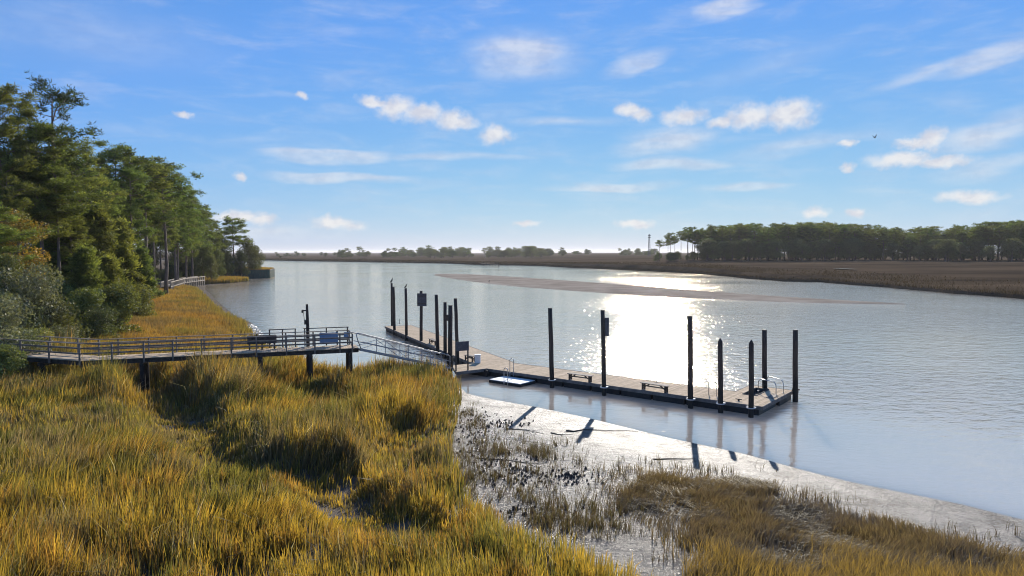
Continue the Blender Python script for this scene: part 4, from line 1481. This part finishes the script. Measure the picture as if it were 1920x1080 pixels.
arch_rail(Vector(G(956, 699, DZ)), Vector(G(963, 699.5, DZ)), 1.12, 'tall thin ladder hoop on the near dock edge above the kayak float', corner=0.14)
arch_rail(Vector(G(945, 717, 0.25)), Vector(G(952, 718, 0.25)), 1.1, 'thin ladder hoop standing on the pale kayak float', zb=0.25, corner=0.14)
arch_rail(Vector(G(1421.5, 733, DZ)), Vector(G(1455, 741, DZ)), 0.85, 'near one of two looped handrails beside the slot at the dock end', corner=0.3)
arch_rail(Vector(G(1438, 727, DZ)), Vector(G(1468.5, 737, DZ)), 0.85, 'far one of two looped handrails beside the slot at the dock end', corner=0.3)
t = thing('swim_ladder', (*G(1328, 739.5, DZ), DZ), 'pair of thin curved ladder rails on the dock left of the pointed pilings', 'ladder')
b0 = Vector(G(1328, 739.5, DZ))
for (qx, qy) in ((1328, 739.5), (1343, 742.5)):
    q = Vector(G(qx, qy, DZ)) - b0
    path = [(q.x + 0.04, q.y, -0.3), (q.x + 0.02, q.y, 0.55), (q.x, q.y, 0.75)]
    for k in range(1, 6):
        a = math.pi * 0.62 * k / 5
        path.append((q.x - 0.13 * (1 - math.cos(a)), q.y, 0.80 + 0.13 * math.sin(a)))
    MB().tube(path, 0.03, 6).build('rail', M['steel'], t, True)
MB().beam((0.02, 0, -0.12), (*(Vector(G(1343, 742.5, DZ)) - b0), -0.12), 0.1, 0.03).build('step', M['steel'], t)
rp = Vector(G(1448, 744, DZ))
o = MB().box((0, 0, 0.02), (0.42, 1.15, 0.03)).build('ramp_plate', M['grey_wood'], None)
o.location, o.rotation_euler = (rp.x, rp.y, DZ), (0, 0, math.atan2(D1.y, D1.x))
tag(o, 'grey plate lying on the deck beside the slot at the dock end', 'plate')
for (px, py, lab) in ((1385, 752, 'small cleat on the near right dock corner'), (1232, 716, 'small cleat on the river edge of the dock')):
    q = G(px, py, DZ)
    t = thing('mooring_cleat', (*q, DZ), lab, 'cleat', None, math.atan2(D1.y, D1.x))
    MB().box((0, 0, 0.05), (0.10, 0.08, 0.10)).build('base', M['dark_wood'], t)
    MB().tube([(-0.2, 0, 0.12), (0.2, 0, 0.12)], 0.03, 6).build('horn', M['dark_wood'], t)
e0 = pt(LEN + 0.05, EXTN - 0.1)
t = thing('corner_bumper', (e0.x, e0.y, 0), 'dark bumper sticking out at the outer right corner of the dock', 'bumper', None, math.atan2(D1.y, D1.x))
MB().box((0.12, 0, DZ - 0.05), (0.34, 0.4, 0.28)).build('block', M['float'], t)
MB().box((0.2, -0.1, DZ + 0.13), (0.5, 0.08, 0.08)).build('arm', M['dark_wood'], t)
q = Vector(G(749, 607, DZ))
t = thing('marker_rod', (q.x, q.y, DZ), 'thin short rod at the far end of the left dock arm', 'rod')
MB().tube([(0, 0, 0), (0, 0, 0.62)], 0.03, 6).build('rod', M['dark_wood'], t)
MB().tube([(0, 0, 0.003), (0, 0, 0.05)], 0.09, 8).build('foot', M['dark_wood'], t)

# ------------------------------------------------------------------ fixed boardwalk
WZ = 3.2
near_px = [(33, 667.5), (95, 671.5), (150, 676), (209, 674.3), (269, 671.5), (324, 668.5), (378, 666), (434, 663), (481, 660.5), (537, 657.5), (590, 655), (637, 653.3), (660.5, 652.6)]
near = [Vector(G(*p, WZ)) for p in near_px]
B0, B1 = near[2], near[-1]
dirA = (B1 - B0).normalized()
for i in range(2, len(near)):                      # true up the straight run
    near[i] = B0 + dirA * dirA.dot(near[i] - B0)
dirB = (near[0] - near[2]).normalized()
near[1] = near[2] + dirB * 2.6
near[0] = near[2] + dirB * 5.2
near = [near[2] + dirB * 10.4, near[2] + dirB * 7.8] + near
nA = Vector((-dirA.y, dirA.x))
nB = Vector((dirB.y, -dirB.x))
if nB.y < 0:
    nB = -nB
BW = 1.85
K = 4                                              # index of the bend
far_ = []
for i, p in enumerate(near):
    n_ = nB if i < K else nA
    far_.append(p + n_ * BW if i != K else p + (nA + nB).normalized() * BW / math.cos(math.acos(max(-1, min(1, nA.dot(nB)))) / 2))
bw = thing('boardwalk_pier', (B0.x, B0.y, 0), 'raised grey timber boardwalk with railings leading out to the gangway', 'boardwalk')
BO = (B0.x, B0.y, 0)
tip = 0.45
for i in range(len(near) - 1):
    e_ = dirA * tip if i == len(near) - 2 else Vector((0, 0))
    mb = MB()
    boards(mb, [near[i], near[i + 1] + e_, far_[i + 1] + e_, far_[i]], (near[i + 1] - near[i]).normalized(), WZ, 0.14, 0.012, 0.045)
    o = mb.build('deck_boards', M['deck' if i > 20 else 'grey_wood'], bw, off=BO)
    o['kind'] = 'stuff'
    o.data.materials[0] = M['deck']


def b3(p, z):
    return (p.x, p.y, z)


for line, sgn in ((near, -1), (far_, 1)):
    for i, p in enumerate(line):
        n_ = (nB if i < K else nA) * (0.075 * sgn)
        MB().box(b3(p + n_, WZ + 0.37), (0.10, 0.10, 1.34), math.atan2(dirA.y, dirA.x)).build('post', M['grey_wood'], bw, off=BO)
    for i in range(len(line) - 1):
        p, q = line[i], line[i + 1]
        n_ = (nB if i < K else nA) * (0.0)
        raise_ = 0.0
        MB().beam(b3(p, WZ + 1.07), b3(q, WZ + 1.07), 0.16, 0.045).build('cap_rail', M['grey_wood'], bw, off=BO)
        for zz in (0.42, 0.76):
            MB().beam(b3(p, WZ + zz), b3(q, WZ + zz), 0.045, 0.10).build('side_rail', M['grey_wood'], bw, off=BO)
        e_ = dirA * tip if i == len(line) - 2 else Vector((0, 0))
        ins = (nB if i < K else nA) * (-0.12 * sgn)
        MB().beam(b3(p + ins, WZ - 0.19), b3(q + e_ + ins, WZ - 0.19), 0.09, 0.28).build('stringer', M['dark_wood'], bw, off=BO)
# support bents
for (px, w) in ((-20, 0), (70, 0), (150, 0), (262, 0), (378, 0), (486, 0), (580, 0), (657, 1)):
    p, i = None, 0
    best = 1e9
    for s_ in np.linspace(0, (B1 - B0).length + 0.3, 120):
        q = B0 + dirA * s_
        if abs(960 + 1280 * q.x / q.y - px) < best:
            best, p, n_, dr = abs(960 + 1280 * q.x / q.y - px), q, nA, dirA
    for s_ in np.linspace(0, 10, 60):
        q = B0 + dirB * s_
        if px < 150 and abs(960 + 1280 * q.x / q.y - px) < best:
            best, p, n_, dr = abs(960 + 1280 * q.x / q.y - px), q, nB, dirB
    for of in (0.14, BW - 0.14):
        q = p + n_ * of
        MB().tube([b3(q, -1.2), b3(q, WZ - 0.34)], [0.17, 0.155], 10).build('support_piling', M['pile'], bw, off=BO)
    MB().beam(b3(p - n_ * 0.1, WZ - 0.44), b3(p + n_ * (BW + 0.1), WZ - 0.44), 0.2, 0.2).build('cross_beam', M['dark_wood'], bw, off=BO)
# raised outer rails along the last stretch (river side)
for (a, b) in ((502, 553), (566, 653)):
    pa = far_[-1] + dirA * 0
    ends = []
    for px in (a, b):
        best, bq = 1e9, None
        for s_ in np.linspace(0, (B1 - B0).length, 200):
            q = far_[K] + dirA * s_ + nA * 0.05
            e_ = abs(960 + 1280 * q.x / q.y - px)
            if e_ < best:
                best, bq = e_, q
        ends.append(bq + nA * 0.10)
    MB().beam(b3(ends[0], WZ + 1.30), b3(ends[1], WZ + 1.30), 0.2, 0.05).build('leaning_rail', M['dark_wood'], bw, off=BO)
    for t_ in (0.03, 0.5, 0.97):
        q = ends[0].lerp(ends[1], t_)
        MB().box(b3(q, WZ + 0.64), (0.08, 0.08, 1.28), math.atan2(dirA.y, dirA.x)).build('rail_post', M['dark_wood'], bw, off=BO)


def on_far(px, off_n, z):
    best, bq = 1e9, None
    for s_ in np.linspace(0, (B1 - B0).length, 400):
        q = far_[K] + dirA * s_ + nA * off_n
        e_ = abs(960 + 1280 * q.x / q.y - px)
        if e_ < best:
            best, bq = e_, q
    return bq


angA = math.atan2(dirA.y, dirA.x)
q0, q1 = on_far(597, -0.06, 0), on_far(632, -0.06, 0)
t = thing('rail_sign', (*((q0 + q1) / 2), WZ), 'large blue sign panel hung on the far railing near the pier end', 'sign', None, angA)
pn = MB().box((0, 0, 0.60), ((q1 - q0).length, 0.03, 0.72)).build('panel', M['sign_blue'], t)
for sg in (-1, 1):
    MB().box((sg * (q1 - q0).length * 0.42, 0.03, 0.60), (0.06, 0.03, 0.82)).build('batten', M['dark_wood'], pn)
q0, q1 = on_far(643, -0.06, 0), on_far(651.5, -0.06, 0)
t = thing('rail_sign', (*((q0 + q1) / 2), WZ), 'small blue sign panel at the very end of the far railing', 'sign', None, angA)
MB().box((0, 0, 0.74), ((q1 - q0).length, 0.03, 0.42)).build('panel', M['sign_blue'], t)
MB().box((0, 0.03, 0.74), ((q1 - q0).length * 0.9, 0.03, 0.06)).build('batten', M['dark_wood'], t)
q0, q1 = on_far(612, 0.16, 0), on_far(622, 0.16, 0)
# dark bench back against the far rail
q0, q1 = on_far(461, -0.45, 0), on_far(516, -0.45, 0)
t = thing('boardwalk_bench', (*((q0 + q1) / 2), WZ), 'dark bench with a panel back against the far rail of the boardwalk', 'bench', None, angA)
L = (q1 - q0).length
MB().box((0, 0, 0.44), (L, 0.4, 0.05)).build('seat', M['dark_wood'], t)
MB().box((0, 0.22, 0.72), (L, 0.04, 0.5)).build('backrest', M['dark_wood'], t)
for sg in (-1, 0, 1):
    MB().box((sg * (L / 2 - 0.15), 0, 0.21), (0.1, 0.34, 0.41)).build('leg', M['dark_wood'], t)
# mast with lamp bracket
q = on_far(575.5, 0.16, 0)
tp = AT(575, 570.5, q.y)
t = thing('lamp_mast', (q.x, q.y, 0), 'slim dark mast with small fittings rising beside the boardwalk railing', 'mast')
MB().tube([(0, 0, 0.5), (0, 0, WZ + 1.4), (-0.03, 0, tp[2])], [0.15, 0.12, 0.085], 8).build('pole', M['pile'], t)
la = MB().box((-0.22, 0, tp[2] - 0.45), (0.3, 0.09, 0.08)).build('lamp_arm', M['dark_wood'], t)
MB().box((-0.35, 0, tp[2] - 0.52), (0.12, 0.16, 0.2)).build('lamp_head', M['dark_wood'], la)
MB().box((-0.15, 0, WZ + 1.75), (0.14, 0.2, 0.32)).build('switch_box', M['dark_wood'], t)
MB().tube([(-0.3, 0, tp[2] - 0.6), (-0.22, 0, tp[2] - 1.2), (-0.12, 0, WZ + 1.9)], 0.018, 5).build('cable', M['dark_wood'], t)

# ------------------------------------------------------------------ gangway
g_up = Vector((*G(676, 654.5, WZ), WZ - 0.02))
g_dn = Vector((*G(846, 691.5, DZ + .12), DZ + 0.16))
gdir = (g_dn - g_up)
GL = gdir.length
ghor = Vector((gdir.x, gdir.y)).normalized()
gn = Vector((-ghor.y, ghor.x, 0))
gang = thing('gangway', tuple(g_up), 'aluminium truss gangway sloping from the pier end down to the dock', 'gangway')
GW = 1.05


def gp(s_, h_, side):
    p = gdir * s_ + Vector((0, 0, h_)) + gn * side
    return p


for side in (0, GW):
    MB().beam(gp(0, 0, side), gp(1, 0, side), 0.09, 0.16).build('bottom_chord', M['alu'], gang)
    MB().beam(gp(0.02, 0.55, side), gp(0.995, 0.55, side), 0.045, 0.05).build('mid_rail', M['alu'], gang)
    loop = [gp(0.985, 0.1, side), gp(0.985, 0.95, side), gp(0.96, 1.02, side), gp(0.05, 1.12, side), gp(-0.005, 1.13, side), gp(-0.03, 1.08, side), gp(-0.04, 0.96, side), gp(-0.025, 0.6, side), gp(0.005, 0.05, side)]
    MB().tube(loop, 0.035, 6).build('top_rail', M['alu'], gang, True)
    ns = 4
    for k in range(1, ns):
        MB().beam(gp(k / ns, 0.08, side), gp(k / ns, 1.04, side), 0.05, 0.05).build('post', M['alu'], gang)
    for k in range(ns):
        a_, b_ = (0.06, 0.98) if k % 2 == 0 else (0.98, 0.06)
        MB().beam(gp((k + .02) / ns, a_, side), gp((k + .98) / ns, b_, side), 0.03, 0.03).build('brace', M['alu'], gang)
mb = MB()
nb_ = 60
for k in range(nb_):
    a_, b_ = gp(k / nb_ + 0.002, 0.02, GW / 2), gp((k + 0.9) / nb_, 0.02, GW / 2)
    mb.beam(a_, b_, GW - 0.1, 0.03)
mb.build('tread', M['tread'], gang)['kind'] = 'stuff'

# ------------------------------------------------------------------ small things further away
# pale boardwalk by the wood
wpts = [Vector(G(320, 531, 2.5)), Vector(G(345, 523.5, 2.6)), Vector(G(384, 518.5, 2.7))]
t = thing('shore_boardwalk', (wpts[0].x, wpts[0].y, 0), 'pale timber boardwalk on posts along the shore at the wood edge', 'boardwalk')
wo = (wpts[0].x, wpts[0].y, 0)
for p, q in zip(wpts[:-1], wpts[1:]):
    d_ = (q - p).normalized()
    n_ = Vector((-d_.y, d_.x))
    mb = MB()
    boards(mb, [p, q, q + n_ * 2.2, p + n_ * 2.2], d_, 1.75, 0.3, 0.03, 0.08)
    mb.build('deck', M['pale_wood'], t, off=wo)['kind'] = 'stuff'
    for of in (0, 2.2):
        MB().beam(b3(p + n_ * of, 2.75), b3(q + n_ * of, 2.75), 0.3, 0.16).build('cap_rail', M['pale_wood'], t, off=wo)
        MB().beam(b3(p + n_ * of, 1.62), b3(q + n_ * of, 1.62), 0.12, 0.24).build('stringer', M['pale_wood'], t, off=wo)
        L = (q - p).length
        k = 0.1
        while k < L:
            w = p + d_ * k + n_ * of
            MB().box(b3(w, 1.05), (0.24, 0.24, 3.2), math.atan2(d_.y, d_.x)).build('post', M['pale_wood'], t, off=wo)
            k += 1.9
# green bulkhead
bp_ = [Vector((-116, 252)), Vector(G(436, 523, 0)), Vector(G(505, 521.5, 0)), Vector(G(514, 518.5, 0)), Vector((-113, 300))]
t = thing('bulkhead', (bp_[1].x, bp_[1].y, 0), 'dark green sheet pile bulkhead on the point of the left shore', 'bulkhead')
bo_ = (bp_[1].x, bp_[1].y, 0)
for p, q in zip(bp_[:-1], bp_[1:]):
    d_ = (q - p).normalized()
    L = (q - p).length
    k, fl_ = 0.0, 0
    mb = MB()
    while k < L:
        n_ = Vector((d_.y, -d_.x)) * (0.18 if fl_ else 0)
        mb.beam(b3(p + d_ * k + n_, 1.2), b3(p + d_ * min(k + 0.62, L) + n_, 1.2), 0.2, 3.9)
        k += 0.6
        fl_ = 1 - fl_
    mb.build('sheet_piles', M['green_wall'], t, off=bo_)
    MB().beam(b3(p, 3.25), b3(q, 3.25), 0.7, 0.24).build('cap_beam', M['dark_wood'], t, off=bo_)
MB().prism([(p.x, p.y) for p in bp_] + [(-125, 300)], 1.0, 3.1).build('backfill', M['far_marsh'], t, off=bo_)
x, y = sample([(p.x, p.y) for p in bp_] + [(-125, 300)], 14)
n = len(x)
blades('bulkhead_top_grass', x, y, np.full(n, 3.1), rng.uniform(0.3, 0.9, n), np.full(n, 0.2), rng.normal(0, 0.2, n), rng.normal(0, 0.2, n), np.tile(BROWN, (n, 1)), lerp3(RUST, OLIVE, rng.random(n)), 'rusty low growth on top of the green bulkhead')
# dark shed among the oaks
q = AT(420, 485, 252)
t = thing('shed', (q[0], q[1] + 6, 3.0), 'low dark shed half hidden by oaks behind the bulkhead', 'shed', None, 0.15)
MB().box((0, 0, 1.5), (9, 5, 3.4)).build('wall', M['wall_dark'], t)
mb = MB()
mb.add([(-5, -3.2, 3.1), (5, -3.2, 3.1), (5, 3.2, 3.1), (-5, 3.2, 3.1), (-5, 0, 4.6), (5, 0, 4.6)], [(0, 1, 5, 4), (2, 3, 4, 5), (0, 4, 3), (1, 2, 5), (3, 2, 1, 0)])
mb.build('roof', M['roof'], t)
MB().box((1.5, -2.53, 1.1), (1.1, 0.06, 2.1)).build('door', M['dark_wood'], t)
MB().box((1.9, -2.58, 1.1), (0.12, 0.05, 0.05)).build('handle', M['alu'], t.children[-1])
# two white chairs
for (px, py, lab) in ((360, 513.5, 'left one of two tiny white chairs on the lawn behind the pale boardwalk'), (365, 514, 'right one of two tiny white chairs on the lawn behind the pale boardwalk')):
    q = G(px, py, 2.9)
    t = thing('garden_chair', (q[0], q[1], gz(*q)), lab, 'chair', 'white chairs by the shore', 2.6)
    MB().box((0, 0, 0.36), (0.6, 0.55, 0.05)).build('seat', M['white'], t)
    MB().beam((0, 0.28, 0.38), (0, 0.52, 1.0), 0.6, 0.05).build('backrest', M['white'], t)
    for sx in (-1, 1):
        MB().box((sx * 0.33, 0, 0.58), (0.1, 0.6, 0.04)).build('armrest', M['white'], t)
        for sy in (-1, 1):
            MB().box((sx * 0.3, sy * 0.22, 0.17), (0.07, 0.07, 0.34)).build('leg', M['white'], t)
# lattice tower
q = AT(1217.5, 439, 820)
t = thing('lattice_tower', (q[0], q[1], 3), 'thin lattice tower on the horizon left of the far wood', 'tower')
TH = q[2] - 3
for sx in (-1, 1):
    for sy in (-1, 1):
        MB().beam((sx * 1.4, sy * 1.4, 0), (sx * 0.45, sy * 0.45, TH), 0.25, 0.25).build('leg', M['tower'], t)
for k in range(10):
    z0_, z1_ = TH * k / 10, TH * (k + 1) / 10
    w0, w1 = 1.4 - 0.95 * k / 10, 1.4 - 0.95 * (k + 1) / 10
    mb = MB()
    for sy in (-1, 1):
        mb.beam((-w0, sy * w0, z0_), (w1, sy * w1, z1_), 0.12, 0.12)
        mb.beam((w0, sy * w0, z0_), (-w1, sy * w1, z1_), 0.12, 0.12)
    mb.build('lattice_bay', M['tower'], t)
for zz in (0.86, 0.95):
    MB().box((0, 0, TH * zz), (3.2, 0.5, 0.9)).build('antenna_bar', M['tower'], t)
# far jetty
q0, q1 = Vector(G(903, 497.5)), Vector(G(936, 499))
t = thing('far_jetty', (q0.x, q0.y, 0), 'tiny dark jetty on the far river bank', 'jetty')
jo = (q0.x, q0.y, 0)
MB().beam(b3(q0, 1.1), b3(q1, 1.1), 2.0, 0.5).build('deck', M['dark_wood'], t, off=jo)
for k in range(6):
    w = q0.lerp(q1, 0.1 + k * 0.17)
    MB().box(b3(w, 1.2), (0.4, 0.4, 3.0 + (k % 3) * 0.5)).build('post', M['pile'], t, off=jo)
# bird on the wing
q = AT(1640, 258, 160)
t = thing('bird', q, 'tiny dark bird flying in the blue sky at upper right', 'bird', None, 0.4)
MB().tube([(-0.35, 0, 0), (-0.15, 0, 0.02), (0.1, 0, 0.03), (0.3, 0, 0.06), (0.42, 0, 0.05)], [0.02, 0.09, 0.1, 0.05, 0.01], 8).build('body', M['bird'], t, True)
for sg in (-1, 1):
    MB().add([(0.15, 0, 0.05), (-0.12, 0, 0.05), (-0.15, sg * 0.35, 0.35), (0.1, sg * 0.4, 0.38), (-0.15, sg * 0.6, 0.75), (0.15, 0, 0.08), (-0.12, 0, 0.08), (-0.15, sg * 0.35, 0.37), (0.1, sg * 0.4, 0.4)],
             [(0, 1, 2, 3), (3, 2, 4), (5, 8, 7, 6), (8, 4, 7)]).build('wing', M['bird'], t)
# wader on the sandbar
q = G(917, 530, 0.2)
t = thing('bird', (q[0], q[1], 0.2), 'tiny dark bird standing on the sandbar', 'bird', None, 1.0)
MB().tube([(-0.3, 0, 0.35), (-0.1, 0, 0.42), (0.1, 0, 0.5), (0.2, 0, 0.72), (0.3, 0, 0.76), (0.42, 0, 0.75)], [0.02, 0.12, 0.12, 0.05, 0.05, 0.01], 8).build('body', M['bird'], t, True)
for sg in (-1, 1):
    MB().tube([(0, sg * 0.05, 0.42), (0.02, sg * 0.05, -0.05)], 0.03, 5).build('leg', M['bird'], t)


# driftwood on the mud
def drift(pxs, r0, lab):
    r0 *= 0.62
    pts = []
    for k, (px, py) in enumerate(pxs):
        q_ = G(px, py, 0.25)
        pts.append(Vector((q_[0], q_[1] + random.gauss(0, 0.14), gz(*q_) + r0 * 0.8)))
    c_ = pts[0].copy()
    t_ = thing('driftwood', tuple(c_), lab, 'driftwood')
    m = len(pts)
    MB().tube([p - c_ for p in pts], [r0 * (1 - 0.75 * k / (m - 1)) for k in range(m)], 7).build('stem', M['drift'], t_, True)
    k = m // 2
    w = pts[k] - c_
    MB().tube([w, w + Vector((0.5, -0.3, 0.06)), w + Vector((1.0, -0.35, 0.12))], [r0 * 0.5, r0 * 0.35, r0 * 0.1], 5).build('twig', M['drift'], t_, True)


drift([(1062, 808), (1075, 806), (1095, 804), (1130, 803), (1165, 804), (1196, 801)], 0.07, 'long thin driftwood branch lying on the bright mud')
drift([(1033, 812), (1045, 812), (1056, 816)], 0.06, 'short driftwood stick left of the long branch on the mud')
drift([(950, 806), (985, 809), (1020, 815)], 0.05, 'thin stick on the mud among sparse tufts')
drift([(1225, 862), (1260, 859), (1305, 858)], 0.05, 'thin stick on the mud near the dead grass')
drift([(890, 872), (940, 874), (990, 880), (1000, 888)], 0.05, 'curved stick half sunk in mud at the centre')
# oyster clumps
verts, tris = [], []
for (px, py, sx, sy, k) in [(900, 785, 40, 22, 30), (955, 785, 40, 10, 16), (960, 900, 70, 25, 60), (1010, 985, 70, 20, 30), (1065, 895, 40, 14, 24), (930, 860, 60, 20, 30), (880, 820, 25, 25, 24)]:
    for _ in range(k * 3):
        q = G(px + random.gauss(0, 0.7) * sx, py + random.gauss(0, 0.6) * sy, 0.5)
        r0 = random.uniform(0.025, 0.085)
        z0 = gz(*q)
        b = len(verts)
        for kk in range(6):
            a = kk * math.pi / 3
            verts.append((q[0] + math.cos(a) * r0 * random.uniform(.7, 1.2), q[1] + math.sin(a) * r0 * random.uniform(.7, 1.2), z0 - 0.03))
        for kk in range(4):
            verts.append((q[0] + random.gauss(0, r0 * .4), q[1] + random.gauss(0, r0 * .4), z0 + r0 * random.uniform(0.7, 1.6)))
        for kk in range(6):
            tris.append((b + kk, b + (kk + 1) % 6, b + 6 + kk % 4))
        for kk in range(4):
            tris.append((b + 6 + kk, b + 6 + (kk + 1) % 4, b + (kk * 2 + 1) % 6))
o = MB().add(verts, tris).build('oyster_clumps', M['drift'])
tag(o, 'dark oyster clumps scattered over the wet mud', None, None, 'stuff')

# ------------------------------------------------------------------ haze over the river
hm = bpy.data.materials.new('river_haze')
hm.use_nodes = True
ht = hm.node_tree
ht.nodes.clear()
pv_ = nd(ht, 'ShaderNodeVolumePrincipled')
pv_.inputs['Color'].default_value = (0.93, 0.92, 0.93, 1)
pv_.inputs['Density'].default_value = 0.00007
pv_.inputs['Anisotropy'].default_value = 0.35
ho = nd(ht, 'ShaderNodeOutputMaterial')
ht.links.new(pv_.outputs[0], ho.inputs['Volume'])
o = MB().box((0, 0, 22), (62000, 62000, 50)).build('haze', hm)
tag(o, 'thin pale haze over the river and far woods', None, None, 'stuff')
